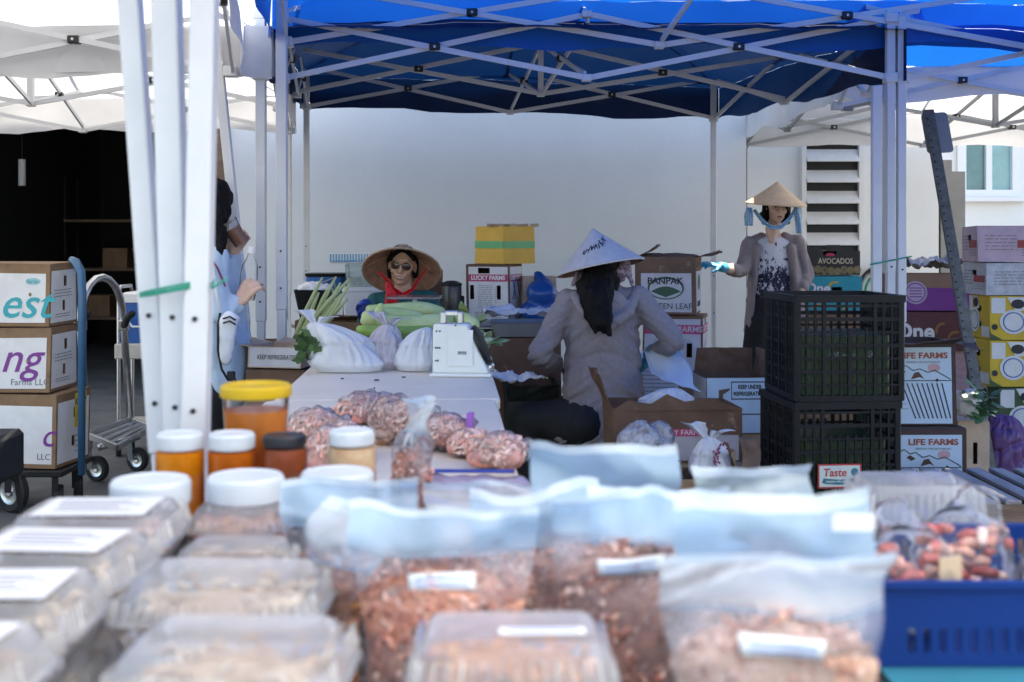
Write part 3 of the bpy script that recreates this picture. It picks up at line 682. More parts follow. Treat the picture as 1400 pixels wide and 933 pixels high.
# styrofoam, cooler bag, pot and others on the steel table
sf = thing('foam_box', 'white foam box on the steel table left of the woman in sunglasses', 'box', (pt(500, 330, 7.2).x, 7.25, .802))
MB().loft([(0, .24, .24, .02), (.17, .26, .26, .02)]).build('body', mat('white foam', (.75, .76, .78), .8, var=.03, bump=.1), sf, smooth='auto'); MB().loft([(.172, .265, .265, .02), (.2, .265, .265, .02)]).build('lid', MATS['white foam'], sf, smooth='auto')
tb = thing('plastic_bin', 'clear greenish plastic bin standing on the white foam box', 'bin', (pt(497, 330, 7.2).x, 7.27, 1.004))
MB().loft([(0, .2, .2, .03), (.13, .22, .22, .03)], cap=False).build('bin_wall', film('greenish film', (.55, .72, .72), .5), tb, smooth='auto'); MB().loft([(.0, .19, .19, .03), (.05, .2, .2, .03)]).build('content', mat('cream stuff', (.6, .55, .45), .8), tb, smooth='auto')
tray = thing('striped_tray', 'blue and white striped tray lying across the clear bin', 'tray', (pt(487, 330, 7.25).x, 7.3, 1.136))
MB().box((0, 0, .012), (.3, .24, .02)).build('base', G('white'), tray, bevel=.004)
for k in range(18): MB().box((-.142+.0167*k, -.122, .035), (.008, .012, .05)).build('slat', mat('sky blue plastic', (.12, .38, .6), .4), tray)
MB().box((0, -.122, .062), (.3, .016, .008)).build('rim', G('white'), tray)
cb = thing('cooler_bag', 'blue insulated bag with black lid against the cream wall', 'bag', (pt(446, 330, 7.3).x, 7.35, .802))
MB().loft([(0, .2, .24, .03), (.02, .22, .26, .04), (.24, .23, .27, .04), (.255, .22, .26, .04)]).build('body', mat('blue bag cloth', (.012, .10, .32), .6, var=.15, bump=.25, bs=14), cb, smooth='auto')
MB().loft([(.256, .235, .27, .04), (.275, .24, .28, .04)]).build('lid', G('black'), cb, smooth='auto')
MB().tube([(-.06, -.14, .1), (-.06, -.15, .2), (.06, -.155, .25), (.08, -.14, .1)], .006, 6).build('strap', G('greymetal'), cb); MB().box((.075, -.14, .075), (.075, .006, .12)).build('label', G('white'), cb)
MB().box((-.13, 0, .18), (.02, .04, .16), Matrix.Rotation(.35, 3, 'Y')).build('handle', G('black'), cb, bevel=.006)
carton('tall narrow brown carton behind the straw hat', .03*4, .15, .29, cpos(590, .802, 7.4, .15), 0, 'carddark')
pot = thing('rice_cooker', 'dark steel pot with black lid right of the straw hat', 'pot', (pt(616, 330, 7.2).x, 7.3, .802))
MB().lathe([(.0, 0), (.055, .0), (.06, .01), (.062, .19), (.058, .2), (0, .2)], 24).build('body', mat('dark steel', (.1, .1, .1), .35, metal=.7, var=.2), pot, smooth='auto'); MB().lathe([(.064, .2), (.064, .215), (.03, .23), (0, .232)], 24).build('lid', G('black'), pot, smooth='auto')
MB().box((.068, 0, .08), (.02, .03, .12)).build('handle', G('black'), pot, bevel=.005)
# blue bag and kraft paper right of the white carton
kb = carton('open kraft carton holding the blue bag beside the white carton', .2, .2, .26, cpos(735, .802, 7.3, .2), radians(6), 'cardpale', top='none')
bb = blob('blue_bag', [('e', pt(742, 405, 7.25), (.1, .07, .10)), ('c', pt(728, 425, 7.25), pt(755, 425, 7.25), .07, .06), ('c', pt(745, 395, 7.28), pt(735, 376, 7.3), .05, .02)], mat('blue vinyl', (.012, .08, .33), .3, var=.12), None, .014, 2, lambda c, n_: .018*nt1(c, 14)+.01*abs(nt1(c, 30)))
tag(bb, 'crumpled blue plastic bag right of the white carton', 'bag')
# carton beneath the goods between tables: low stack carrying the grey tray
carton('brown carton on the ground carrying the crumpled sheet and grey tray', .36, .5, .78, (pt(710, 330, 6.1).x+.03, 6.35, 0), 0, 'carddark', group=None)
gt = thing('produce_tray', 'grey plastic tray under crumpled white plastic', 'tray', (pt(712, 330, 6.0).x, 6.27, .787))
MB().loft([(0, .26, .3, .03), (.07, .3, .34, .03), (.072, .31, .35, .03), (.066, .29, .33, .03), (.01, .25, .29, .03)]).build('tray_wall', mat('grey plastic', (.22, .225, .24), .4), gt, smooth='auto')
def crumple(label, name, c, w, d, m, h=.04, seed=0, rz=0, cat='plastic sheet', droop=0):
    mb = MB(); R = Matrix.Rotation(rz, 3, 'Z')
    def P(u, v):
        x, y = (u-.5)*w*(1+.15*nt1((u*3, v*3, seed), 1)), (v-.5)*d*(1+.15*nt1((v*3, u*3, seed+5), 1))
        z = h*(.6+nt1((u*4, v*4, seed), 1)+.6*abs(nt1((u*9, v*9, seed), 1)))-droop*max(0, .35-v)**2*8
        return V(c)+R @ V((x, y, max(0.002, z) if not droop else z))
    mb.sheet(P, 26, 20); o = mb.build(name, m, None, smooth=True, solid=.002); return tag(o, label, cat)
crumple('crumpled white plastic sheet over the grey tray', 'plastic_sheet', (pt(708, 330, 6.05).x, 6.2, .875), .34, .3, G('bagwhite'), .05, 3)
# dark produce tote next to the table
carton('black produce tote beside the right edge of the far table', .26, .40, .5, (pt(728, 330, 5.8).x, 6.06, 0), radians(3), mat('dark green board', (.02, .026, .024), .6, var=.3), top='open', flaps=(('front', 215), ('back', 170), ('left', 190), ('right', 170)))
carton('low brown carton inside reach of the seated woman, papers on top', .3, .3, .62, (pt(745, 330, 5.9).x, 6.02-.12, 0), radians(5), 'carddark') if False else None
crumple('white paper sheets spilling over the black tote', 'paper_sheet', (pt(703, 330, 5.6).x+.02, 5.78, .60), .22, .2, G('white'), .035, 8, .4, 'paper')
fo = blob('foil_wrap', [('c', pt(655, 480, 4.9), pt(668, 503, 4.85), .035, .03)], mat('crumpled foil', (.6, .62, .6), .25, metal=.8, var=.2, bump=.6, bs=40), None, .01, 1, lambda c, n_: .012*nt1(c, 40))
tag(fo, 'crumpled foil bundle at the right side of the scale', 'foil')
# ------------------------------------------------------------------ stacked cartons right of the seated woman
K['base'] = carton('plain brown carton at the bottom of the stack by the cream wall', .34, .3, .52, cpos(928, 0, 6.75, .3), 0, 'card')
K['rms'] = carton('white carton with crimson band under the dark green-leaf carton', .33, .3, .325, cpos(928, .529, 6.75, .3), radians(-14), 'carddark',
   panels=(('front', 'print_grey', .03, .02, .97, .96), ('right', 'print_grey', .05, .02, .95, .96)), holes=(('front', .78, .42, .03, .08), ('right', .35, .4, .018, .12), ('right', .68, .4, .018, .12), ('right', .5, .9, .06, .04)))
for f in ('front', 'right'): cflat(K['rms'], f, rect(.03, .70, .97, .86), 'pinkband'); ctext(K['rms'], f, 'LUCKY FARMS', .56, .78, .044, 'print_grey', bold=.001, width=.29 if f == 'front' else .24)
lines(K['rms'], 'front', .2, .6, .2, .6, 8)
grn = mat('dark green print', (.03, .09, .05), .6)
K['leaf'] = carton('dark brown green-leaf carton with open flap held by the standing woman', .34, .3, .32, cpos(918, .863, 6.75, .3), radians(-14), 'carddark',
   panels=(('front', 'print_grey', .1, .04, .93, .72), ('right', 'print_grey', .08, .04, .95, .75)), top='open', flaps=(('front', 95), ('back', 92), ('left', 120), ('right', 262)), holes=(('right', .3, .86, .03, .03), ('right', .7, .86, .03, .03)))
cflat(K['leaf'], 'front', disc(.51, .46, .3, 28, .2), grn); cflat(K['leaf'], 'front', disc(.51, .45, .27, 28, .17), 'print_grey', lift=.0029)
cflat(K['leaf'], 'front', [(.26, .4)]+[(.26+.5*k/12, .4+.09*sin(pi*k/12)) for k in range(13)]+[(.76, .4), (.51, .3)], grn, lift=.0036)
ctext(K['leaf'], 'front', 'PANPAK', .5, .58, .052, 'ink', bold=.0012, width=.2, ext=.0016); ctext(K['leaf'], 'front', 'GREEN LEAF', .58, .14, .046, 'ink', width=.24)
cflat(K['leaf'], 'right', disc(.5, .55, .2, 24, .14), grn); ctext(K['leaf'], 'right', 'GREEN', .5, .17, .046, 'ink', width=.17)
wh_ = carton('low white printed carton behind the hanging white sheet', .2, .26, .22, cpos(905, .46, 6.2, .26), radians(-8), 'print_white'); lines(wh_, 'front', .08, .92, .15, .9, 8)
carton('brown carton on the ground under the low white printed carton', .26, .3, .45, cpos(905, 0, 6.2, .3), 0, 'carddark')
# hanging white sheet in the seated woman's hand
mb = MB(); A0, A1, B0, B1 = pt(880, 478, 5.7), pt(925, 470, 5.75), pt(905, 520, 5.35), pt(957, 535, 5.45)
def hs(u, v):
    p = A0.lerp(A1, u).lerp(B0.lerp(B1, u), v); p.y += .05*sin(u*3+1)*v+.035*nt1((u*3, v*3, 4), 1); p.z -= .05*sin(pi*v)*(1-u)*.8-.02*nt1((u*3, v*2, 9), 1); p.x += .02*nt1((u*2, v*3, 1), 1); return p
mb.sheet(hs, 18, 18); o = mb.build('white_sheet', mat('white coated paper', (.74, .78, .84), .5, var=.03, trans=.25), None, smooth=True, solid=.002); tag(o, 'white plastic sheet hanging from the seated woman\'s gloved hand', 'sheet')
# keep-under-refrigeration carton
carton('plain brown carton on the ground under the pale blue refrigeration carton', .34, .3, .38, cpos(1008, 0, 5.58, .3), 0, 'cardpale')
K['keep'] = carton('pale blue carton marked keep under refrigeration, open', .29, .28, .26, cpos(1006, .388, 5.55, .28), radians(3), 'carddark', panels=(('front', 'print_blue', .01, .02, .99, .99), ('left', 'print_white', .02, .02, .98, .98)), top='open', flaps=(('back', 165), ('right', 195)))
ctext(K['keep'], 'front', 'KEEP UNDER', .70, .83, .026, 'ink', bold=.0008, width=.11); ctext(K['keep'], 'front', 'REFRIGERATION', .70, .71, .026, 'ink', bold=.0008, width=.15)
for r_ in (rect(.40, .91, .97, .93), rect(.40, .61, .97, .63), rect(.40, .63, .412, .91), rect(.958, .63, .97, .91), rect(.06, .34, .97, .36)): cflat(K['keep'], 'front', r_, 'ink')
cflat(K['keep'], 'front', disc(.42, .47, .06, 20, .07), 'print_grey', lift=.0026); cflat(K['keep'], 'front', disc(.92, .42, .05, 20, .08), 'carddark', lift=.0026)
cflat(K['keep'], 'front', [(.2, .4), (.26, .42), (.27, .7), (.38, .78), (.38, .81), (.2, .78)], 'carddark')
# torn brown carton with white bags
K['torn'] = carton('torn brown carton with crimson lettering, white bags inside', .53, .36, .22, cpos(925, .37, 4.95, .36), radians(2), 'carddark', panels=(('front', 'print_grey', .03, .03, .97, .5),), top='open', flaps=(('left', 205),), seed=3)
cflat(K['torn'], 'front', rect(.42, .48, .72, .62), 'pinkband'); ctext(K['torn'], 'front', 'Y FARMS', .58, .55, .03, 'print_white')
for f, pts in (('front', [(0, .98), (.12, 1.16), (.3, 1.1), (.42, 1.28), (.56, 1.13), (.75, 1.2), (1, .98)]),): 
    X = on(K['torn'], f); n_ = MB(); fw, fh = .53, .22
    w_ = [X @ V((u*fw, v*fh, .004)) for u, v in pts]+[X @ V((u*fw, .97*fh, .004)) for u, v in pts[::-1]]
    n_.add(w_+[p+V((0, .004, 0)) for p in w_], [tuple(range(len(w_)))]); n_.build('torn_flap', G('carddark'), K['torn'], solid=.004)
carton('brown carton on the ground under the torn carton', .45, .34, .362, cpos(925, 0, 4.97, .34), 0, 'cardpale')
def plasticbag(name, label, c, r, seed=0, handles=True, m=None, print_=None, cat='bag', vox=.012, amp=.035, group=None, knot=False):
    c = V(c); T = thing(name, label, cat, c, group=group); 
    pr = [('e', (0, 0, r[2]), (r[0], r[1], r[2])), ('e', (r[0]*.25, 0, r[2]*.75), (r[0]*.75, r[1]*.95, r[2]*.75)), ('e', (-r[0]*.3, .01, r[2]*.7), (r[0]*.66, r[1]*.9, r[2]*.7))]
    if knot: pr += [('c', (-r[0]*.1, 0, r[2]*1.8), (-r[0]*.35, 0, r[2]*2.35), r[0]*.22, r[0]*.12)]
    def dsp(p, n_):
        q = p+ntv(p, 7, seed)*.03; th = atan2(q.y, q.x-r[0]*.15); k_ = min(1, max(0, p.z/(r[2]*1.5)))
        c1 = (1-abs(nt1((cos(th)*1.5, sin(th)*1.5, q.z*5), 1.6, seed)))**5; c2 = (1-abs(nt1((q.x*.8+q.z, q.y, q.z*.7-q.x), 7, seed+3)))**7; c3 = (1-abs(nt1((q.x, q.y-q.z*.4, q.z*1.2), 22, seed+5)))**6; e = nt1(p, 6, seed+8)
        return amp*(.5-.7*c1*k_-.85*c2+.9*e) if p.z > .012 else 0
    o = blob('bag_body', pr, m or G('bagwhite'), T, min(vox, .009), 2, dsp)
    zmin = min(v.co.z for v in o.data.vertices)
    for v in o.data.vertices: v.co.z = max(v.co.z-zmin if False else v.co.z, .002)
    if handles:
        for k, sx in enumerate((-1, 1)):
            mb = MB(); x0 = sx*r[0]*.55
            def hd(u, v, sx=sx, x0=x0):
                a = pi*u; rr = r[0]*.28
                p = V((x0+rr*cos(a)+.0*v, (v-.5)*.05+.02*nt1((u*3, v, k+seed), 1), r[2]*1.55+rr*1.5*sin(a)+.012*nt1((u*4, v*2, seed), 1))); p.x += sx*.03*(u-.5); return p
            mb.sheet(hd, 14, 4).build('handle', m or G('bagwhite'), T, smooth=True, solid=.0015)
    return T
def tiedbag(label, c, rx, ry, h, kx=0, seed=0, m=None, tail=True, group=None):
    """thin sack slumped on its base and gathered into a knot, pleats running to the knot"""
    T = thing('plastic_bag', label, 'bag', c, group=group); mb = MB(); nt_, na = 26, 84
    def P(u, v):
        th = 2*pi*u; t = v; cx_, sx_ = cos(th), sin(th)
        body = (min(1, .80+t*2.2) if t < .1 else 1)*(max(0, 1-t)**.62)*(1+.55*t)
        k = min(1, t*1.25)
        pl = (1-abs(nt1((cx_*2.1, sx_*2.1, t*1.1), 1.25, seed)))**4; p2 = (1-abs(nt1((cx_*4, sx_*4, t*1.5+3), 1.3, seed+2)))**4; lump = nt1((cx_*1.1, sx_*1.1, t*1.8), 1, seed+5)
        r = body*(1+.22*lump-(.26*pl+.13*p2)*(.25+.75*k))+.055*(1 if t > .5 else 0)
        z = h*(t**.85)*(1+.10*lump*(1-t))
        return V((rx*r*cx_+kx*t**2.2, ry*r*sx_-.25*ry*t**2, z+.002))
    mb.sheet(P, na, nt_); o = mb.build('bag_body', m or G('bagwhite'), T, smooth=True)
    if tail:
        tl = MB()
        for q in (-1, 1):
            def Q_(u, v, q=q):
                a = .5+.9*u; w_ = .012+.05*v*(1+.3*nt1((u*3, v*3, q+seed), 1))
                return V((kx+q*(.010+.045*v)+(u-.5)*w_*1.4, -.25*ry+.5*w_*sin(u*7+seed), h*.96+.075*v-.03*v*v*(1+q*.5)))
            tl.sheet(Q_, 10, 8)
        tl.build('bag_tail', m or G('bagwhite'), o, smooth=True, solid=.0012)
    return T
tiedbag('rounded white plastic bag bulging out of the torn carton', pt(910, 572, 5.1)+V((0, .03, 0)), .15, .11, .125, .03, 2, tail=False)
clearbag = film('clear crinkled film', (.75, .76, .82), .5, .15, .3, 22)
plasticbag('clear_bag', 'clear crinkled bag in front of the torn carton, white paper inside', V((pt(882, 330, 4.66).x, 4.66, .424)), (.10, .065, .07), 5, False, clearbag, amp=.045)
carton('brown carton standing in front of the torn carton, under the clear crinkled bag', .28, .2, .414, cpos(884, 0, 4.55, .2), 0, 'carddark')
tag(blob('foam_tray', [('c', V((pt(872, 330, 4.68).x, 4.68, .475)), V((pt(892, 330, 4.68).x, 4.68, .50)), .04, .035, ((0, 1, 0), .6))], G('white'), None, .012, 3), 'white foam tray inside the clear crinkled bag', 'tray')
K['low'] = carton('white-fronted carton with T-shirt bags, nearest the black crates', .25, .24, .20, cpos(968, .22, 4.35, .24), radians(-2), 'card', panels=(('front', 'print_white', .05, .02, .9, .82),), top='open', flaps=(('right', 160), ('left', 200)), seed=6)
cflat(K['low'], 'front', rect(.45, .5, .86, .66), 'pinkband')
carton('brown carton under the white-fronted carton of T-shirt bags', .3, .28, .213, cpos(968, 0, 4.33, .28), 0, 'carddark')
tsb = tiedbag('white T-shirt bag with red print standing in the low carton', pt(973, 655, 4.42)+V((0, .03, 0)), .09, .075, .15, -.01, 9)
mb = MB(); rr_ = random.Random(4)
for k in range(16):
    a = V((rr_.uniform(-.005, .05), -.068-.004*rr_.random(), rr_.uniform(.05, .13))); mb.bar(a, a+V((rr_.uniform(-.012, .012), 0, rr_.uniform(.004, .016))), .006, .003)
mb.build('print', mat('plum print', (.2, .03, .09), .5), tsb)
fl = MB().sheet(lambda u, v: pt(1010+25*u+6*sin(4*v), 598+62*v, 4.62-.25*v+.03*sin(3*u)), 6, 8).build('torn_flap', G('card'), None, smooth=True, solid=.004)
fl.parent = K['low']; fl.matrix_parent_inverse = (Matrix.Translation(K['low'].location) @ Matrix.Rotation(radians(-2), 4, 'Z')).inverted()
# floor items near the standing woman's feet
carton('long white foam box wrapped in clear plastic on the floor by the wall', .5, .3, .28, cpos(1008, 0, 8.7, .3), 0, mat('white foam', (.7, .7, .7), .8)) 
plasticbag('plastic_bag', 'clear white bag on the foam box beside the standing woman\'s leg', pt(1043, 497, 8.75)+V((0, .1, .0)), (.07, .06, .10), 12, False, clearbag, knot=True)
crumple('clear plastic wrap lying over the long foam box', 'plastic_wrap', (pt(1003, 330, 8.7).x, 8.84, .287), .46, .26, clearbag, .06, 11)
# ------------------------------------------------------------------ left of the table: flat cartons, leeks
K['refr'] = carton('flat grey-brown carton with refrigeration lettering left of the far table', .26, .26, .10, cpos(385, .69, 5.55, .26), radians(-14), 'cardpale', panels=(('front', 'print_grey', .03, .05, .97, .95),), top='open', flaps=(('left', 262), ('back', 270)))
ctext(K['refr'], 'front', 'KEEP REFRIGERATED', .55, .5, .032, 'ink', width=.19)
carton('brown carton stack base under the flat grey-brown carton', .28, .3, .68, cpos(382, 0, 5.57, .3), radians(-6), 'carddark')
K['leekbox'] = carton('brown carton holding the leeks beside the far table', .32, .3, .30, cpos(388, .47, 6.0, .3), radians(4), 'card', top='open', flaps=(('left', 262), ('right', 100)))
carton('plain carton on the ground under the leek carton', .34, .32, .462, cpos(388, 0, 6.0, .32), 0, 'carddark')
lk = thing('leek_bundle', 'bundle of long pale green stalks leaning over the brown carton', 'vegetables', pt(403, 478, 6.1))
lm = mat('pale green stalk', (.45, .55, .2), .45, var=.2, vs=10, bump=.1, col2=(.52, .55, .3), stretch=(8, 8, 1.5)); o0 = V(lk.location); rr_ = random.Random(3)
for k in range(15):
    a = pt(400+rr_.uniform(-8, 14), 478+rr_.uniform(-6, 8), 6.12+rr_.uniform(-.05, .05))-o0; b = pt(462+rr_.uniform(-28, 16), 392+rr_.uniform(-14, 22), 6.2+rr_.uniform(-.08, .08))-o0
    m_ = a.lerp(b, .55)+V((rr_.uniform(-.012, .012), 0, rr_.uniform(-.015, .005)))
    MB().tube([a, a.lerp(m_, .5), m_, m_.lerp(b, .6)+V((0, 0, .004)), b], [.011, .0125, .012, .010, .005], 8).build('stalk', lm, lk, smooth=True)
MB().tube([pt(400, 473, 6.03)-o0, pt(412, 468, 6.02)-o0, pt(424, 474, 6.04)-o0, pt(420, 478, 6.2)-o0, pt(402, 476, 6.2)-o0], .02, 8, closed=True).build('tape', mat('bright blue tape', (.03, .3, .6), .35), lk, smooth=True)
K['openb'] = carton('open brown carton beside the gloved hand behind the gourds', .24, .24, .3, cpos(467, .55, 6.35, .24), radians(-10), 'card', panels=(('front', 'cardpale', .3, .3, .95, .85),), top='open', flaps=(('back', 100),))
carton('brown carton on the ground under the open carton near the gloved hand', .26, .26, .542, cpos(467, 0, 6.35, .26), 0, 'carddark')
gb = thing('black_bin', 'grey-lined black bin with white packing leaning on the wall table', 'bin', pt(430, 435, 6.75)+V((0, 0, -.0)))
MB().loft([(0, .14, .16, .02), (.16, .2, .22, .02), (.158, .185, .2, .02), (.01, .13, .15, .02)]).build('bin_wall', G('black'), gb, smooth='auto'); blob('packing', [('e', (.02, 0, .15), (.08, .08, .05)), ('e', (-.03, 0, .16), (.06, .06, .04))], G('white'), gb, .014, 1, lambda c, n_: .02*nt1(c, 30))
carton('brown carton on the ground carrying the grey-lined black bin', .22, .22, pt(430, 435, 6.75).z-.008, cpos(430, 0, 6.66, .22), 0, 'carddark')
# ------------------------------------------------------------------ far table: bags, gourds, scale
b1_ = tiedbag('large white carrier bag with knotted handles left of the far table', (pt(474, 330, 4.9).x, 4.98, .739), .155, .125, .20, -.13, 21)
lf = MB(); rr_ = random.Random(8)
for k in range(26):
    a = V((-.17+rr_.uniform(-.02, .04), -.05+rr_.uniform(-.03, .05), .03+rr_.uniform(0, .12))); d = V((rr_.uniform(-1, 1), rr_.uniform(-1, .3), rr_.uniform(-.2, 1))).normalized()*.07; s_ = d.cross(V((0, 1, .3))).normalized()*.02
    lf.add([a, a+d*.5+s_, a+d, a+d*.5-s_], [(0, 1, 2, 3)])
grn_o = lf.build('leafy_greens', mat('dark leaf', (.06, .13, .045), .5, var=.35, vs=30), None); grn_o.location = b1_.location; tag(grn_o, 'dark leafy greens poking out of the large carrier bag', 'vegetables')
wrapm = film('lilac wrap', (.8, .76, .85), .82, .2, .15, 20)
tiedbag('round white bag with lilac sheen between two carrier bags', (pt(522, 330, 5.0).x, 5.10, .739), .10, .1, .185, .02, 24, wrapm)
tiedbag('smooth white bag right behind the scale', (pt(566, 330, 4.95).x, 5.02, .739), .105, .1, .175, .05, 27, tail=False)
carton('low brown tray carton under the pale gourds', .5, .3, .13, (pt(565, 330, 5.4).x, 5.45, .741), 0, 'card', panels=(('front', 'cardpale', .05, .1, .95, .9),))
gm = mat('pale gourd skin', (.34, .45, .16), .4, var=.2, vs=12, col2=(.5, .58, .3)); gm2 = mat('green luffa skin', (.22, .36, .07), .45, var=.25, vs=14, bump=.3, bs=30)
def gourd(label, pts, rs, m, d, ridged=0):
    P_ = [pt(x, y, dd) for x, y, dd in pts]; n_ = 24
    # Catmull-Rom through the points
    def cr(t):
        k = min(int(t), len(P_)-2); f = t-k; p0, p1, p2, p3 = P_[max(0, k-1)], P_[k], P_[k+1], P_[min(len(P_)-1, k+2)]
        r0, r1, r2, r3 = rs[max(0, k-1)], rs[k], rs[k+1], rs[min(len(P_)-1, k+2)]
        q = lambda a, b, c, e: .5*((2*b)+(-a+c)*f+(2*a-5*b+4*c-e)*f*f+(-a+3*b-3*c+e)*f**3)
        return q(p0, p1, p2, p3), max(.002, q(r0, r1, r2, r3))
    L = [cr((len(P_)-1)*k/n_) for k in range(n_+1)]
    mb = MB().tube([p for p, r in L], [r for p, r in L], 16)
    o = mb.build('gourd', m, None, smooth=True); return tag(o, label, 'vegetable', 'pale gourds on the far table')
gourd('long pale gourd with curled stem on top of the pile', [(516, 418, 5.2), (521, 418, 5.2), (519, 428, 5.2), (530, 440, 5.2), (560, 446, 5.22), (600, 441, 5.25), (618, 437, 5.28), (622, 436, 5.28)], [.003, .013, .026, .038, .045, .040, .022, .004], gm, 5.2)
gourd('thick pale gourd lying left behind the curled one', [(493, 437, 5.32), (497, 437, 5.32), (515, 434, 5.32), (545, 434, 5.34), (575, 436, 5.36), (580, 436, 5.36)], [.004, .03, .043, .043, .028, .004], gm, 5.3)
gourd('ridged green luffa lying lowest in the gourd pile', [(487, 452, 5.17), (492, 452, 5.17), (520, 454, 5.17), (560, 455, 5.18), (590, 453, 5.2), (596, 453, 5.2)], [.004, .022, .028, .029, .024, .004], gm2, 5.15)
gourd('slender pale gourd lying highest at the back of the pile', [(500, 424, 5.5), (505, 424, 5.5), (535, 426, 5.5), (575, 424, 5.52), (604, 428, 5.54), (610, 428, 5.54)], [.004, .022, .036, .038, .026, .004], gm, 5.5)
gourd('short pale gourd to the right of the scale bracket', [(622, 434, 5.3), (626, 434, 5.3), (640, 439, 5.25), (650, 446, 5.2), (653, 448, 5.2)], [.004, .026, .032, .024, .004], gm, 5.3)
bk = thing('bok_choy_heap', 'heap of green bok choy right of the scale', 'vegetables', (pt(650, 330, 5.25).x, 5.3, .741)); rr_ = random.Random(5)
bkm = mat('bok choy leaf', (.16, .25, .07), .45, var=.3, vs=20, col2=(.34, .42, .2)); bks = mat('bok choy stem', (.5, .58, .35), .4, var=.1)
def leafblade(mb, a, d, w, mi=0, curl=.25):
    d = V(d); L = d.length; s_ = d.cross(V((.2, -.3, 1))).normalized(); n_ = d.cross(s_).normalized()
    vs = []; prof = (.15, .7, 1, .85, .1)
    for k, p in enumerate(prof):
        c = a+d*(k/4)+n_*curl*L*(k/4)**2; vs += [c+s_*w*p+n_*w*.25*p, c, c-s_*w*p+n_*w*.25*p]
    fs = []
    for k in range(4): fs += [(3*k, 3*k+1, 3*k+4, 3*k+3), (3*k+1, 3*k+2, 3*k+5, 3*k+4)]
    mb.add(vs, fs, mi)
for k in range(14):
    mb = MB(); a = V((rr_.uniform(-.07, .05), rr_.uniform(-.10, .12), .02+.16*rr_.random()**1.1*(1 if k % 3 else .4)))
    ax = V((rr_.uniform(-1, 1), rr_.uniform(-1, .2), rr_.uniform(-.1, .5))).normalized()
    mb.tube([a-ax*.02, a, a+ax*.04], [.012, .018, .012], 8, mi=1)
    for q in range(4): leafblade(mb, a+ax*.03, (ax+V((rr_.uniform(-.5, .5), rr_.uniform(-.5, .5), rr_.uniform(-.2, .5))))*.06, .024)
    mb.build('bok_choy', [bkm, bks], bk, smooth=True)
# scale at the front of the far table
sl_ = thing('market_scale', 'white trapezoid market scale seen from behind on the far table', 'scale', (pt(624, 330, 4.75).x, 4.86, .737), radians(-5))
wsm = mat('chipped white enamel', (.72, .74, .70), .4, var=.04, dirt=((.4, .36, .3), 18, .68))
hw0, hw1 = .125, .07
def prism(mb, yb0, yb1, yt0, yt1, x0b, x1b, x0t, x1t, z0, z1):
    mb.add([(x0b, yb0, z0), (x1b, yb0, z0), (x1b, yb1, z0), (x0b, yb1, z0), (x0t, yt0, z1), (x1t, yt0, z1), (x1t, yt1, z1), (x0t, yt1, z1)], [(0,3,2,1),(4,5,6,7),(0,1,5,4),(1,2,6,5),(2,3,7,6),(3,0,4,7)])
mb = MB(); prism(mb, -.085, .085, -.06, .06, -.09, .135, -.09, .045, .012, .205); mb.build('housing', wsm, sl_, bevel=.006, smooth='auto')
mb = MB(); prism(mb, -.095, .095, -.09, .09, -.1, .145, -.098, .143, 0, .013); mb.build('base_plate', wsm, sl_, bevel=.003)
mb = MB()
for x in (-.055, .012): mb.box((x, 0, .228), (.022, .05, .046))
mb.box((-.022, 0, .245), (.05, .05, .02)); mb.build('bracket', G('steel'), sl_, bevel=.003)
X = Matrix(((1, 0, 0), (0, .13/1.0, -1), (0, 1, .13))).to_4x4(); X.translation = V((0, -.0875, .012))
for u, v in ((-.076, .05), (-.068, .05), (-.078, .10), (-.07, .10), (-.062, .10), (-.076, .165), (-.062, .165), (.0, .188)):
    MB().lathe([(0, 0), (.0035, 0), (.0035, .003), (0, .0035)], 8, X @ Matrix.Translation((u, v, -.002))).build('screw', G('ink'), sl_)
mb = MB()
for k in range(11): mb.box(X @ V((.012+.0032*k, .075, .0015)), ((.0012 if k % 3 else .002), .0008, .024), None)
mb.build('barcode', G('ink'), sl_)
flat(rect(-.03, .03, .07, .17), wsm, sl_, X, 'back_panel', .0005, .0012)
Xd = Matrix.Translation((.092, 0, .115)) @ Matrix.Rotation(radians(65), 4, 'Y') @ Matrix.Translation((0, 0, .0))
MB().lathe([(0, 0), (.082, 0), (.085, .004), (.085, .014), (.08, .016), (0, .016)], 28, Xd).build('dial', G('black'), sl_, smooth='auto')
# second scale in front of the woman in sunglasses
s2 = thing('market_scale', 'small grey scale with clear tray before the woman in sunglasses', 'scale', (pt(567, 330, 6.15).x, 6.15, .802-.06))
sg = mat('grey green enamel', (.36, .40, .38), .45, var=.08)
mb = MB(); prism(mb, -.08, .08, -.05, .05, -.1, .1, -.075, .075, 0, .155); mb.build('housing', sg, s2, bevel=.006, smooth='auto')
MB().box((0, 0, .195), (.02, .02, .08)).build('column', G('steel'), s2); MB().loft([(.235, .2, .2, .03), (.24, .27, .24, .03), (.25, .275, .245, .03)]).build('tray', film('clear tray', (.7, .7, .72), .45, .1, .1), s2, smooth='auto')
for x in (-.05, .045): MB().lathe([(0, 0), (.006, 0), (.006, .004), (0, .004)], 8, Matrix.Translation((x, -.058, .125)) @ Matrix.Rotation(pi/2, 4, 'X')).build('screw', G('steel'), s2)
carton('brown carton on the ground carrying the small grey scale', .34, .3, .736, cpos(567, 0, 6.02, .3), 0, 'carddark')
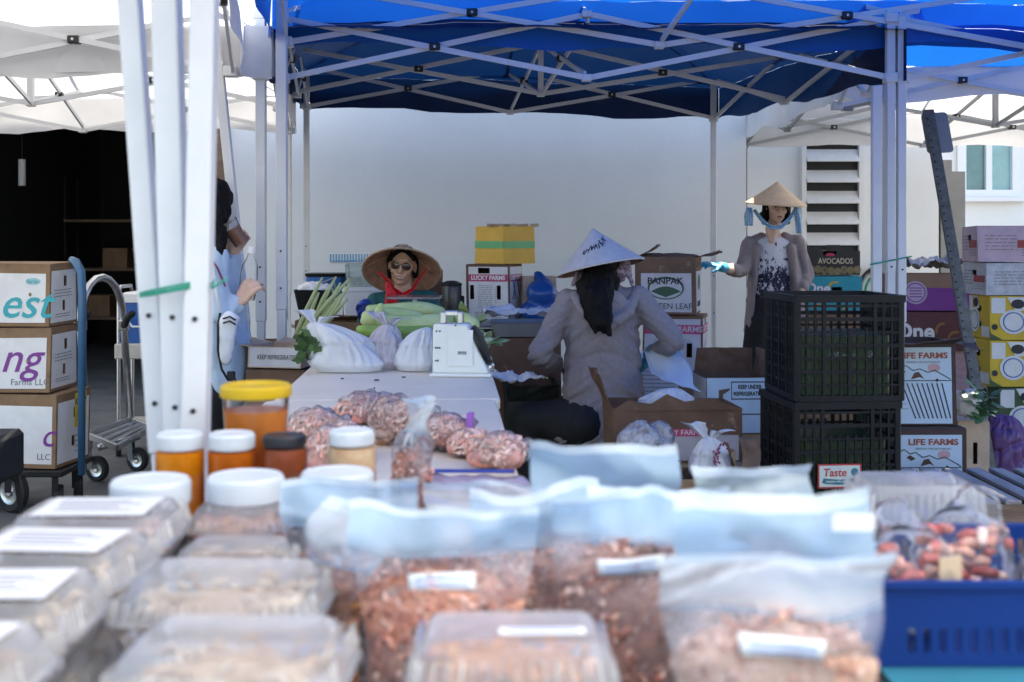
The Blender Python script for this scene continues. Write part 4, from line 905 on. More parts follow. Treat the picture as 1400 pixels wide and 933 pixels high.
# dark scraps on the far table
for k, (px, py, s_) in enumerate(((515, 521, .012), (468, 519, .007), (552, 517, .009), (512, 532, .004))):
    d = (CAMZ-.736)*FPX/(py-HOR); o = MB().ell((0, 0, 0), (s_, s_*.6, .003), None, 8, 5).build('leaf_scrap', mat('dark scrap', (.04, .035, .03), .8)); o.location = (pt(px, 330, d).x, d, .7395); tag(o, ('largest dark leaf scrap, in the middle of the bare table end', 'dark leaf scrap nearest the large carrier bag', 'dark leaf scrap closest to the scale', 'tiny dark leaf scrap nearest the seam of the tables')[k], 'scrap', 'vegetable scraps on the far table')
# ------------------------------------------------------------------ people
SK, HAIR = G('skin'), G('hair')
def hat_mesh(T, label_m, R, H, X, under, name='conical_hat'):
    n_ = 16; prof = []
    for k in range(n_+1):
        f = k/n_; r = .004+R*f; z = H*(1-f)**1.06; prof.append((r, z+.0015)); 
        if k < n_: prof.append((r+R/n_*.82, H*(1-(f+.82/n_))**1.06+.0035))
    prof = [(0, H+.004)]+prof
    o = MB().lathe(prof, 48, X, cap=False).build(name, label_m, T, smooth='auto')
    inn = [(0, H-.008)]+[(R*k/n_-.002, H*(1-k/n_)**1.06-.006+(.003 if k % 2 else 0)) for k in range(1, n_+1)]
    MB().lathe(inn, 48, X, cap=False).build('lining', under, o, smooth='auto')
    MB().lathe([(R-.003, -.006), (R+.005, -.006), (R+.006, .001), (R+.003, .004), (R-.003, .003)], 48, X, close=True).build('brim', label_m, o, smooth='auto')
    for k in range(8):
        a = 2*pi*k/8+.2; MB().tube([X @ V(((R*f)*cos(a), (R*f)*sin(a), H*(1-f)**1.06-.009)) for f in (.08, .4, .7, .99)], .0025, 5).build('rib', under, o)
    return o
def head_prims(X, s=1.0):
    def p(*c): return X @ (V(c)*s)
    R = X.to_3x3()
    e = lambda c, r: ('e', p(*c), tuple(x*s for x in r), R)
    return [e((0, .012, .028), (.073, .092, .09)), e((0, -.022, -.045), (.056, .06, .064)), e((0, -.055, -.088), (.024, .02, .018)), ('c', p(0, -.086, .012), p(0, -.103, -.024), .009*s, .0125*s),
      e((.011, -.092, -.028), (.009, .011, .007)), e((-.011, -.092, -.028), (.009, .011, .007)), e((.034, -.056, -.022), (.027, .028, .026)), e((-.034, -.056, -.022), (.027, .028, .026)), e((0, -.076, .034), (.05, .014, .011)),
      e((.074, .012, -.008), (.009, .02, .03)), e((-.074, .012, -.008), (.009, .02, .03)), e((0, -.078, -.055), (.03, .012, .018))]
def face(X, T, s=1.0, eyes=True, smile=.004):
    def p(*c): return X @ (V(c)*s)
    mb = MB(); 
    for k in range(2): mb.tube([p(-.023, -.079, -.053+smile-.003*k), p(-.01, -.0885, -.056-.006*k), p(0, -.0895, -.056-.007*k), p(.01, -.0885, -.056-.006*k), p(.023, -.079, -.053+smile-.003*k)], [.002*s, .004*s, .0042*s, .004*s, .002*s], 6)
    mb.build('lips', G('lips'), T, smooth=True)
    for sx in (-1, 1):
        MB().tube([p(sx*.014, -.0835, .026), p(sx*.03, -.083, .031), p(sx*.048, -.072, .026)], [.002*s, .0035*s, .0015*s], 6).build('eyebrow', HAIR, T, smooth=True)
        if eyes:
            MB().ell(p(sx*.031, -.0745, .008), (.0135*s, .008*s, .0065*s), X.to_3x3()).build('eye', mat('eye white', (.5, .47, .45), .25), T, smooth=True)
            MB().ell(p(sx*.031, -.081, .008), (.006*s, .003*s, .006*s), X.to_3x3()).build('iris', mat('dark iris', (.01, .007, .005), .15), T, smooth=True)
            MB().tube([p(sx*.016, -.081, .011), p(sx*.031, -.0845, .0155), p(sx*.047, -.073, .011)], .002*s, 5).build('eyelid', mat('eyelid', (.12, .06, .045), .5), T)
def hand_prims(w, d, n_, curl=.6, side=1, s=1.0, spread=.02, curls=None):
    w, d, n_ = V(w), V(d).normalized(), V(n_); n_ = (n_-d*n_.dot(d)).normalized(); sd = d.cross(n_)
    pr = []; L = (.066, .074, .07, .055)
    for i in range(4):
        o = (i-1.5)*spread*s; k = w+d*(.085-.004*abs(i-1.3))*s+sd*o; pr.append(('c', w+sd*o*.55+d*.01*s, k, .0145*s, .0105*s))
        c = curls[i] if curls else curl*(1+.08*i); a = k
        for j, (f, ang) in enumerate(((.45, .55), (.32, 1.35), (.23, 2.0))):
            dd = d*cos(c*ang)+n_*sin(c*ang)+sd*(i-1.5)*.04; b = a+dd.normalized()*L[i]*s*f; pr.append(('c', a, b, (.0098-.0012*j)*s, (.009-.0012*j)*s)); a = b
    a = w+d*.025*s-sd*side*.026*s; b = a+(d*.62-sd*side*.62+n_*.45).normalized()*.042*s; c = b+(d*.85-sd*side*.1+n_*.6).normalized()*.03*s
    pr += [('c', w+d*.012*s, a, .014*s, .0135*s), ('c', a, b, .0125*s, .0105*s), ('c', b, c, .0102*s, .008*s)]
    return pr
def folds(amp, seed, sx=18, sz=9):
    return lambda c, n_: amp*(nt1((c.x*.7+c.z*.5, c.y*.7, c.z*.5), sx*.5, seed)*.7-1.1*(1-abs(nt1((c.x*1.0+c.z*.35, c.y, c.z*.3-c.x*.2), sx*.6, seed+4)))**5+.2)
def person(label, base): return thing('person', label, 'person', base, group='market sellers and customer')
def PX(T, *a): return pt(*a)-V(T.location)

# -------- woman in sunglasses behind the far table
d1 = 6.62; T = person('woman in sunglasses under a tilted straw hat, red scarf and teal top', (pt(550, 330, d1).x, d1, 0)); Q = lambda x, y, d: pt(x, y, d)-V(T.location)
hc = Q(550, 363, d1-.0); HX = Matrix.Translation(hc) @ Matrix.Rotation(radians(6), 4, 'Y') @ Matrix.Rotation(radians(4), 4, 'X')
nk = Q(551, 403, d1+.03)
blob('body', head_prims(HX, .98)+[('c', hc+V((0, .03, -.05)), nk, .05, .048), ('c', nk, Q(551, 425, d1+.03), .055, .09), ('c', Q(551, 440, d1+.05), Q(551, 505, d1+.1), .12, .13, ((0, 1, 0), .7)),
   ('c', Q(551, 505, d1+.1), Q(535, 505, d1-.25), .09, .07), ('c', Q(535, 505, d1-.25), (-.05, -.3, .05), .06, .04), ('c', Q(560, 505, d1+.1), Q(570, 505, d1-.25), .09, .07), ('c', Q(570, 505, d1-.25), (.1, -.3, .05), .06, .04)], SK, T, .006, 5)
face(HX, T, .98, eyes=False, smile=.006)
MB().tube([HX @ V((-.018, -.085, -.058)), HX @ V((0, -.0925, -.0605)), HX @ V((.018, -.085, -.058))], .0024, 6).build('teeth', G('white'), T)
sgm = mat('dark lens', (.045, .02, .02), .08, var=0); gold = mat('gold frame', (.6, .42, .22), .3, metal=.9)
sg_ = None
for sx in (-1, 1):
    L = MB().ell(HX @ V((sx*.031, -.089, .004)), (.028, .005, .0215), HX.to_3x3() @ Matrix.Rotation(sx*.22, 3, 'Z'), 18, 10).build('lens', sgm, T, smooth=True)
    MB().tube([HX @ V((sx*.031+.029*cos(a), -.090+.006*abs(cos(a))*(1 if sx*cos(a) > 0 else -.2), .004+.0225*sin(a))) for a in [2*pi*k/20 for k in range(20)]], .0026, 6, closed=True).build('lens_rim', gold, L, smooth=True)
    MB().tube([HX @ V((sx*.056, -.082, .01)), HX @ V((sx*.074, -.03, .008))], .0022, 6).build('temple', gold, T)
MB().tube([HX @ V((-.006, -.094, .011)), HX @ V((.006, -.094, .011))], .003, 6).build('bridge', gold, T)
# hair sides
blob('hair', [('e', hc+V((0, .03, .04)), (.080, .082, .076)), ('c', hc+V((-.07, .02, .03)), hc+V((-.068, .03, -.06)), .02, .014), ('c', hc+V((.07, .02, .03)), hc+V((.07, .03, -.06)), .02, .014), ('c', hc+V((.01, -.062, .092)), hc+V((-.066, -.04, .035)), .016, .015), ('c', hc+V((.01, -.062, .092)), hc+V((.068, -.04, .035)), .016, .015)], HAIR, T, .006, 3, lambda c, n_: .004*nt1((c.x*80, c.y*80, c.z*10), 1, 2))
straw = mat('straw palm leaf', (.46, .32, .2), .65, var=.2, vs=30, bump=.25, bs=70); strawin = mat('brown straw lining', (.36, .20, .13), .7, var=.3, vs=24, bump=.3, bs=60)
HT = Matrix.Translation(Q(549, 371, d1-.06)) @ Matrix.Rotation(radians(-37), 4, 'X')
hat_mesh(T, straw, .21, .172, HT, strawin)
tealc = mat('teal cotton', (.008, .10, .115), .8, var=.2, vs=10, bump=.2)
shl, shr = Q(515, 413, d1+.04), Q(587, 411, d1+.04)
blob('top', [('c', shl, shr, .062, .062), ('c', Q(551, 430, d1+.04), Q(551, 500, d1+.1), .15, .16, ((0, 1, 0), .7)), ('c', shl, Q(505, 460, d1-.02), .058, .05), ('c', Q(505, 460, d1-.02), Q(497, 440, d1-.2), .048, .038),
   ('c', shr, Q(600, 460, d1-.02), .058, .05), ('c', Q(600, 460, d1-.02), Q(590, 470, d1-.2), .048, .04)], tealc, T, .011, 4, folds(.008, 3))
blob('glove', hand_prims(Q(498, 436, d1-.2), (-.15, -.3, .7), (.5, -.4, .1), 1.1, 1)+[('c', Q(499, 446, d1-.19), Q(498, 434, d1-.2), .042, .034)], mat('dark blue glove', (.012, .05, .3), .45, var=.2, bump=.3), T, .006, 3)
blob('glove', hand_prims(Q(590, 468, d1-.2), (-.3, -.8, .1), (0, 0, -1), .6, -1)+[('c', Q(592, 470, d1-.18), Q(589, 468, d1-.22), .04, .034)], MATS['dark blue glove'], T, .006, 3)
red = mat('red scarf cloth', (.62, .012, .02), .65, var=.2, vs=14, bump=.3, bs=25)
def ribbon(name, pts, ws, m, T, seed=0, th=.003, amp=.012):
    pts = [V(p) for p in pts]; n_ = len(pts)-1
    def P(u, v):
        f = u*n_; k = min(int(f), n_-1); t = f-k; p = pts[k].lerp(pts[k+1], t); d = (pts[k+1]-pts[k]).normalized(); s_ = d.cross(V((0, -1, 0))); s_ = s_.normalized() if s_.length > .1 else V((1, 0, 0))
        w = ws[k]*(1-t)+ws[k+1]*t; return p+s_*w*(v-.5)+V((0, -amp*sin(v*7+seed+u*3)-amp*.5*nt1((u*4, v*3, seed), 1), 0))
    return MB().sheet(P, 8*n_, 8).build(name, m, T, smooth=True, solid=th)
sc0 = ribbon('scarf', [Q(517, 371, d1-.07), Q(530, 383, d1-.1), Q(538, 396, d1-.115), Q(551, 404, d1-.11), Q(564, 396, d1-.11), Q(572, 383, d1-.1), Q(583, 368, d1-.06)], [.008, .016, .026, .024, .016, .011, .007], red, T)
blob('scarf_knot', [('e', Q(534, 400, d1-.135), (.028, .018, .026)), ('e', Q(531, 392, d1-.13), (.022, .015, .03))], red, sc0, .006, 1, lambda c, n_: .006*nt1(c, 50))
ribbon('scarf_tail', [Q(533, 400, d1-.14), Q(531, 415, d1-.15), Q(529, 434, d1-.15)], [.04, .04, .03], red, sc0, 2); ribbon('scarf_tail', [Q(538, 402, d1-.14), Q(541, 415, d1-.15), Q(542, 437, d1-.15)], [.03, .03, .022], red, sc0, 5)
stl = thing('stool', 'plastic stool under the woman in sunglasses', 'stool', (pt(550, 330, d1).x, d1+.1, 0)); MB().lathe([(0, .40), (.15, .40), (.16, .42), (.15, .45), (0, .45)], 20).build('seat', G('bluetube'), stl, smooth='auto')
for k in range(4): a = pi/4+pi/2*k; MB().bar((.1*cos(a), .1*sin(a), .401), (.15*cos(a), .15*sin(a), 0), .03, .02).build('leg', G('bluetube'), stl)

# -------- seated woman seen from behind
d2 = 5.6; T = person('seated woman in grey cardigan and pale conical hat, back to the camera', (pt(825, 330, d2).x, d2, 0)); Q = lambda x, y, d: pt(x, y, d)-V(T.location)
hc = Q(823, 366, d2+.12); HX = Matrix.Translation(hc) @ Matrix.Rotation(pi+.25, 4, 'Z') @ Matrix.Rotation(radians(14), 4, 'X')
nk = Q(822, 402, d2+.07)
eR, eL, wR, wL = Q(922, 466, d2-.02), Q(737, 484, d2+.0), Q(888, 484, d2+.2), Q(762, 500, d2+.22)
blob('body', head_prims(HX, .96)+[('c', hc+V((0, -.01, -.04)), nk, .05, .055), ('c', nk, Q(824, 440, d2+.06), .06, .11), ('c', Q(824, 440, d2+.06), Q(826, 560, d2+.04), .13, .14, ((0, 1, 0), .7)), ('c', eR, wR, .043, .030), ('c', eL, wL, .045, .03)]
   +hand_prims(wL, (.5, .75, -.2), (.3, 0, -1), .6, 1), SK, T, .007, 4)
blk = mat('black trousers', (.009, .009, .011), .8, var=.3, bump=.2, bs=30)
blob('trousers', [('c', Q(800, 575, d2+.06), Q(850, 575, d2+.06), .15, .15, ((0, 0, 1), .85)), ('c', Q(795, 572, d2+.05), Q(738, 566, d2+.42), .11, .085), ('c', Q(738, 566, d2+.42), Q(742, 700, d2+.45), .075, .05), ('c', Q(800, 578, d2+.0), Q(724, 572, d2+.10), .12, .085), ('c', Q(724, 572, d2+.10), Q(722, 690, d2+.12), .08, .055),
   ('c', Q(722, 685, d2+.1), Q(710, 688, d2+.0), .045, .035), ('c', Q(742, 688, d2+.45), Q(735, 690, d2+.58), .045, .035)], blk, T, .014, 5, folds(.008, 9))
cg = mat('grey marl cardigan', (.25, .22, .235), .9, var=.10, vs=60, bump=.15, bs=90); M_folds = folds(.013, 5, 13)
def cfold(c, n_):
    # diagonal drag lines across the back, finer crumples low down
    s_ = 1 if c.x > -.02 else -1; a, b = c.x*.5*s_+c.z*.86, c.x*.86*s_-c.z*.5
    cr = (1-abs(nt1((a*13, b*2.4, c.y*3), 1, 3)))**5; c2 = (1-abs(nt1((a*24+b*3, b*4, c.y*5), 1, 8)))**6; lo = nt1((a*5, b*1.5, c.y*2), 1, 5)
    k = .35+.65*min(1, max(0, (1.12-c.z)*3))
    return k*(.005-.013*cr-.009*c2)+.007*lo
shR, shL = Q(872, 409, d2+.05), Q(777, 413, d2+.06)
cdg = blob('cardigan', [('c', shL, shR, .062, .062), ('c', Q(808, 404, d2+.06), Q(838, 402, d2+.06), .062, .062), ('c', Q(824, 440, d2+.05), Q(824, 540, d2+.05), .175, .19, ((0, 1, 0), .68)), ('c', Q(824, 530, d2+.04), Q(828, 588, d2+.03), .195, .208, ((0, 1, 0), .66)), ('c', Q(800, 575, d2+.0), Q(778, 586, d2+.0), .11, .09, ((0, 1, 0), .8)),
   ('c', shR, eR, .066, .062), ('c', eR, Q(899, 481, d2+.14), .06, .048), ('c', shL, eL, .066, .062), ('c', eL, Q(756, 497, d2+.17), .06, .048)], cg, T, .009, 3, cfold)
blob('hood', [('c', Q(786, 404, d2+.02), Q(800, 430, d2-.07), .028, .03), ('c', Q(800, 430, d2-.07), Q(828, 446, d2-.10), .03, .034), ('c', Q(828, 446, d2-.10), Q(858, 430, d2-.08), .034, .03), ('c', Q(858, 430, d2-.08), Q(870, 400, d2+.02), .03, .028), ('e', Q(828, 418, d2-.05), (.11, .035, .085))], cg, cdg, .008, 3, cfold)
blob('hem', [('c', Q(760, 585, d2-.05), Q(890, 588, d2-.04), .018, .018)], cg, cdg, .009, 3, M_folds) if False else None

gl = blob('glove', hand_prims(wR, (-.25, .3, -.75), (-.6, .4, 0), .7, 1)+[('c', Q(893, 480, d2+.17), wR, .036, .034)], G('glove'), T, .007, 3)
def hairf(c, n_): return .006*nt1((c.x*60, c.y*60, c.z*5), 1, 2)+.004*nt1((c.x*110, c.y*110, c.z*9), 1, 4)
blob('hair', [('e', hc+V((0, -.005, .01)), (.088, .1, .10)), ('c', Q(820, 380, d2+.02), Q(815, 408, d2-.08), .085, .078, ((0, 1, 0), .75)), ('c', Q(815, 408, d2-.09), Q(822, 438, d2-.15), .078, .052, ((0, 1, 0), .6)), ('c', Q(822, 438, d2-.15), Q(834, 458, d2-.17), .046, .012, ((0, 1, 0), .6)), ('c', Q(808, 430, d2-.11), Q(815, 455, d2-.17), .034, .008), ('c', Q(795, 390, d2+.0), Q(803, 420, d2-.08), .03, .015), ('c', Q(838, 385, d2), Q(828, 425, d2-.09), .035, .02)], HAIR, T, .007, 3, hairf)
pal = mat('pale woven palm', (.50, .47, .47), .7, var=.1, vs=30, bump=.25, bs=80)
HT = Matrix.Translation(Q(821, 366, d2+.1)) @ Matrix.Rotation(radians(-11), 4, 'Y') @ Matrix.Rotation(radians(-7), 4, 'X')
ht = hat_mesh(T, pal, .206, .185, HT, strawin)
rr_ = random.Random(12); mb = MB()
for k in range(14):                                   # handwriting in ink on the cone
    th = -pi/2-.55+.085*k+rr_.uniform(-.02, .02); f0 = .60-.018*k+rr_.uniform(-.05, .05); pts = []
    for q in range(6):
        t2 = th+rr_.uniform(-.06, .06); f = f0+rr_.uniform(-.08, .08); pts.append(HT @ V((.206*f*cos(t2), .206*f*sin(t2), .185*(1-f)**1.06+.006)))
    mb.tube(pts, .0022, 5)
mb.build('handwriting', G('ink'), ht)
flo = mat('flowered mask cloth', (.10, .04, .08), .8, col2=(.5, .42, .5), vs=60)
blob('face_cloth', [('c', Q(788, 372, d2+.08), Q(784, 390, d2+.05), .014, .010), ('e', Q(798, 376, d2+.14), (.035, .07, .04))], flo, T, .008, 2, lambda c, n_: .008*nt1(c, 35))
blob('face_cloth', [('c', Q(856, 356, d2+.08), Q(864, 390, d2+.04), .018, .012), ('e', Q(846, 372, d2+.12), (.04, .08, .05))], flo, T, .008, 2, lambda c, n_: .008*nt1(c, 35))
stl = thing('stool', 'low stool under the seated woman in the grey cardigan', 'stool', (pt(825, 330, d2).x, d2+.06, 0)); MB().lathe([(0, .26), (.16, .26), (.17, .28), (.16, .305), (0, .305)], 20).build('seat', purp, stl, smooth='auto')
for k in range(4): a = pi/4+pi/2*k; MB().bar((.11*cos(a), .11*sin(a), .261), (.15*cos(a), .15*sin(a), 0), .03, .02).build('leg', purp, stl)

# -------- standing woman by the louvre
d3 = 8.25; T = person('standing woman in conical hat with blue dotted scarf and printed white shirt', (pt(1058, 330, d3).x, d3, 0)); Q = lambda x, y, d: pt(x, y, d)-V(T.location)
hc = Q(1061, 284, d3); HX = Matrix.Translation(hc) @ Matrix.Rotation(.12, 4, 'Z') @ Matrix.Rotation(radians(5), 4, 'X')
nk = Q(1057, 318, d3+.02); shl, shr = Q(1024, 333, d3+.02), Q(1090, 333, d3+.02)
eL, wL = Q(1014, 371, d3-.05), Q(985, 365, d3-.62); eR, wR = Q(1103, 376, d3+.04), Q(1096, 402, d3-.10)
blob('body', head_prims(HX, .95)+[('c', hc+V((0, .03, -.05)), nk, .048, .045), ('c', nk, Q(1056, 340, d3+.03), .05, .09, ((0, 1, 0), .7)), ('c', Q(1056, 345, d3+.03), Q(1054, 415, d3+.03), .12, .12, ((0, 1, 0), .65)), ('c', shl, eL, .038, .035), ('c', eL, wL, .036, .028), ('c', shr, eR, .038, .031), ('c', eR, wR, .031, .026)]
   +hand_prims(wR, (-.3, -.2, -.7), (-1, 0, 0), .5, 1), G('skinpale'), T, .006, 5)
face(HX, T, .95, smile=.001)
for sx in (-1, 1): MB().tube([HX @ V((sx*.031+.024*cos(a), -.092, .004+.017*sin(a))) for a in [2*pi*k/16 for k in range(16)]], .0012, 5, closed=True).build('glasses_rim', G('greymetal'), T)
MB().tube([HX @ V((-.008, -.093, .008)), HX @ V((.008, -.093, .008))], .0014, 5).build('glasses_bridge', G('greymetal'), T)
blob('hair', [('e', hc+V((0, .03, .03)), (.086, .088, .095)), ('c', hc+V((-.072, -.0, .03)), hc+V((-.078, .02, -.10)), .022, .02), ('c', hc+V((.072, .0, .03)), hc+V((.082, .02, -.10)), .022, .02), ('c', hc+V((-.045, -.062, .065)), hc+V((.045, -.062, .065)), .018, .018), ('c', hc+V((-.07, .04, -.06)), hc+V((.07, .04, -.07)), .04, .04)], HAIR, T, .007, 3, hairf)
tan_ = mat('tan palm hat', (.62, .45, .30), .65, var=.1, vs=30, bump=.2, bs=80)
HT = Matrix.Translation(Q(1061, 279, d3-.0)) @ Matrix.Rotation(radians(3), 4, 'Y') @ Matrix.Rotation(radians(5), 4, 'X')
hat_mesh(T, tan_, .2, .15, HT, strawin)
# shirt with a printed skyline
m = mat('printed white shirt', (.66, .66, .70), .85, var=.05)
n_ = m.node_tree.nodes; L = m.node_tree.links; tc = n_.new('ShaderNodeTexCoord'); sp = n_.new('ShaderNodeSeparateXYZ'); L.new(tc.outputs['Object'], sp.inputs[0])
nz = n_.new('ShaderNodeTexNoise'); nz.inputs['Scale'].default_value = 26; nz.inputs['Detail'].default_value = 5; nz.inputs['Roughness'].default_value = .7
mp = n_.new('ShaderNodeMapping'); mp.inputs['Scale'].default_value = (1.6, .3, .9); L.new(tc.outputs['Object'], mp.inputs[0]); L.new(mp.outputs[0], nz.inputs['Vector'])
mr = n_.new('ShaderNodeMapRange'); zt, zb = Q(1056, 345, d3).z, Q(1056, 385, d3).z
mr.inputs[1].default_value = zt; mr.inputs[2].default_value = zb; mr.inputs[3].default_value = -.07; mr.inputs[4].default_value = .09; L.new(sp.outputs['Z'], mr.inputs[0])
ad = n_.new('ShaderNodeMath'); ad.operation = 'ADD'; L.new(nz.outputs[0], ad.inputs[0]); L.new(mr.outputs[0], ad.inputs[1])
gt_ = n_.new('ShaderNodeMath'); gt_.operation = 'GREATER_THAN'; gt_.inputs[1].default_value = .525; L.new(ad.outputs[0], gt_.inputs[0])
mx = n_.new('ShaderNodeMix'); mx.data_type = 'RGBA'; mx.inputs[6].default_value = (.66, .66, .70, 1); mx.inputs[7].default_value = (.02, .02, .045, 1); L.new(gt_.outputs[0], mx.inputs[0]); L.new(mx.outputs[2], n_['Principled BSDF'].inputs['Base Color'])
st_ = blob('shirt', [('c', Q(1037, 333, d3+.02), Q(1076, 333, d3+.02), .045, .045, ((0, 1, 0), .8)), ('c', Q(1056, 345, d3+.02), Q(1053, 404, d3+.02), .128, .15, ((0, 1, 0), .68))], m, T, .009, 4, folds(.004, 4))
# V neck: skin patch proud of the shirt
vn = MB(); a, b, c = Q(1045, 314, d3-.055), Q(1070, 314, d3-.055), Q(1056, 336, d3-.098)
blob('neckline', [('c', Q(1056, 314, d3-.02), Q(1056, 331, d3-.062), .05, .016)], G('skinpale'), T, .007, 3)
# houses and towers of the print
mb = MB(); rr_ = random.Random(5)
blob('trousers', [('c', Q(1042, 412, d3+.03), Q(1068, 412, d3+.03), .11, .11), ('c', Q(1040, 418, d3+.02), Q(1027, 500, d3), .095, .07), ('c', Q(1027, 500, d3), Q(1022, 572, d3+.02), .07, .055), ('c', Q(1072, 418, d3+.03), Q(1073, 500, d3+.04), .095, .07), ('c', Q(1073, 500, d3+.04), Q(1075, 572, d3+.06), .07, .055)], blk, T, .012, 5, folds(.006, 2))
for x in (1021, 1076): blob('shoe', [('c', Q(x, 577, d3+.06), Q(x-2, 578, d3-.12), .045, .038)], G('black'), T, .01, 4)
cg3 = mat('taupe cardigan', (.27, .225, .23), .9, var=.08, vs=60, bump=.15, bs=90)
blob('cardigan', [('c', shl, Q(1040, 325, d3+.03), .042, .04), ('c', shr, Q(1074, 325, d3+.03), .042, .04), ('c', Q(1036, 340, d3+.07), Q(1078, 340, d3+.07), .07, .07), ('c', Q(1033, 340, d3+.0), Q(1024, 452, d3+.02), .04, .036, ((0, 1, 0), 1.9)), ('c', Q(1080, 340, d3+.0), Q(1091, 430, d3+.02), .042, .056, ((0, 1, 0), 1.8)), ('c', Q(1056, 350, d3+.10), Q(1056, 430, d3+.12), .11, .14, ((0, 1, 0), .4)),
   ('c', shl, eL, .054, .051), ('c', eL, eL.lerp(wL, .5), .051, .047), ('c', shr, eR, .054, .05), ('c', eR, Q(1098, 394, d3-.06), .048, .042)], cg3, T, .008, 3, folds(.010, 6, 20))
blob('glove', hand_prims(wL, (-.75, -.3, .18), (.1, .3, -.9), .45, -1)+[('c', eL.lerp(wL, .82), wL, .034, .032)], G('glove'), T, .006, 3)
dot = mat('blue dotted cloth', (.10, .34, .60), .8, var=.05)
n_ = dot.node_tree.nodes; L = dot.node_tree.links; tc = n_.new('ShaderNodeTexCoord'); vo = n_.new('ShaderNodeTexVoronoi'); vo.inputs['Scale'].default_value = 75; vo.inputs['Randomness'].default_value = .25; L.new(tc.outputs['Object'], vo.inputs['Vector'])
lt = n_.new('ShaderNodeMath'); lt.operation = 'LESS_THAN'; lt.inputs[1].default_value = .32; L.new(vo.outputs['Distance'], lt.inputs[0]); mx = n_.new('ShaderNodeMix'); mx.data_type = 'RGBA'; mx.inputs[6].default_value = (.22, .44, .66, 1); mx.inputs[7].default_value = (.65, .72, .8, 1); L.new(lt.outputs[0], mx.inputs[0]); L.new(mx.outputs[2], n_['Principled BSDF'].inputs['Base Color'])
sf_ = ribbon('scarf', [Q(1031, 287, d3-.03), Q(1041, 301, d3-.07), Q(1053, 311, d3-.10), Q(1067, 311, d3-.10), Q(1079, 300, d3-.07), Q(1089, 284, d3-.03)], [.022, .024, .028, .028, .024, .022], dot, T, amp=.008)
ribbon('scarf_tail', [Q(1024, 284, d3-.05), Q(1024, 296, d3-.06), Q(1024, 309, d3-.06)], [.035, .06, .055], dot, sf_, 2); ribbon('scarf_tail', [Q(1089, 280, d3-.05), Q(1091, 298, d3-.06), Q(1092, 319, d3-.06)], [.035, .045, .04], dot, sf_, 4)

# -------- customer drinking, behind the posts at left
d4 = 5.7; T = person('long-haired customer in pale blue jacket drinking from a cup behind the posts', (pt(292, 330, d4).x, d4, 0)); Q = lambda x, y, d: pt(x, y, d)-V(T.location)
hc = Q(291, 280, d4+.0); HX = Matrix.Translation(hc) @ Matrix.Rotation(radians(165), 4, 'Z') @ Matrix.Rotation(radians(-6), 4, 'X')
nk = Q(283, 322, d4); sA, sB = Q(296, 352, d4-.16), Q(278, 350, d4+.16)
eA, wA = Q(303, 430, d4-.2), Q(328, 413, d4-.17); eB, wB = Q(322, 376, d4+.12), Q(318, 345, d4+.03)
blob('body', head_prims(HX, .97)+[('c', hc+V((-.02, 0, -.05)), nk, .05, .046), ('c', nk, Q(287, 362, d4), .05, .085), ('c', Q(292, 375, d4), Q(303, 500, d4), .085, .10), ('c', eA, wA, .036, .026), ('c', sB, eB, .045, .038), ('c', eB, wB, .036, .027)]
   +hand_prims(wA, (.5, -.12, .72), (.5, .85, -.1), 1.15, -1, 1.08, .023)+hand_prims(wB, (.45, -.1, .75), (.35, -.9, .0), .75, 1), G('skinpale'), T, .006, 4)
face(HX, T, .97)
blob('hair', [('e', hc+V((.0, -.01, .03)), (.096, .098, .10)), ('e', hc+V((.012, -.035, -.03)), (.082, .075, .085)), ('c', hc+V((.03, -.06, -.02)), Q(301, 345, d4-.17), .05, .028), ('c', hc+V((-.05, -.0, .0)), Q(281, 350, d4-.02), .085, .06), ('c', hc+V((.02, -.072, .04)), Q(302, 372, d4-.16), .032, .014), ('c', hc+V((-.02, -.075, .0)), Q(290, 370, d4-.15), .04, .03), ('c', hc+V((-.02, .075, .0)), Q(290, 360, d4+.12), .04, .03), ('c', hc+V((.035, -.04, .085)), hc+V((.035, .04, .085)), .03, .03)], HAIR, T, .008, 3, hairf)
jk = mat('pale blue jacket cloth', (.42, .55, .70), .8, var=.05, vs=12, bump=.2, bs=20)
jo = blob('jacket', [('c', sA, sB, .06, .06), ('c', Q(290, 372, d4), Q(303, 470, d4), .115, .14, ((0, 1, 0), 1.2)), ('c', Q(303, 470, d4), Q(304, 530, d4), .14, .135, ((0, 1, 0), 1.1)), ('c', sA, eA, .058, .056), ('c', eA, Q(322, 417, d4-.17), .056, .046), ('c', Q(310, 430, d4-.2), Q(318, 465, d4-.19), .05, .035), ('c', sB, eB, .065, .055), ('c', eB, Q(318, 350, d4+.05), .05, .045)], jk, T, .011, 4, folds(.012, 8, 14))
MB().tube([Q(287, 353, d4-.2), Q(297, 366, d4-.24), Q(308, 392, d4-.245)], .005, 6).build('piping', mat('wine piping', (.2, .03, .06), .6), jo)
blob('trousers', [('c', Q(286, 520, d4), Q(286, 550, d4), .14, .13), ('c', Q(284, 550, d4-.08), Q(284, 670, d4-.09), .1, .06), ('c', Q(288, 550, d4+.08), Q(290, 670, d4+.09), .1, .06), ('c', Q(284, 685, d4-.09), Q(300, 688, d4-.09), .04, .035), ('c', Q(290, 685, d4+.09), Q(306, 688, d4+.09), .04, .035)], blk, T, .013, 5)
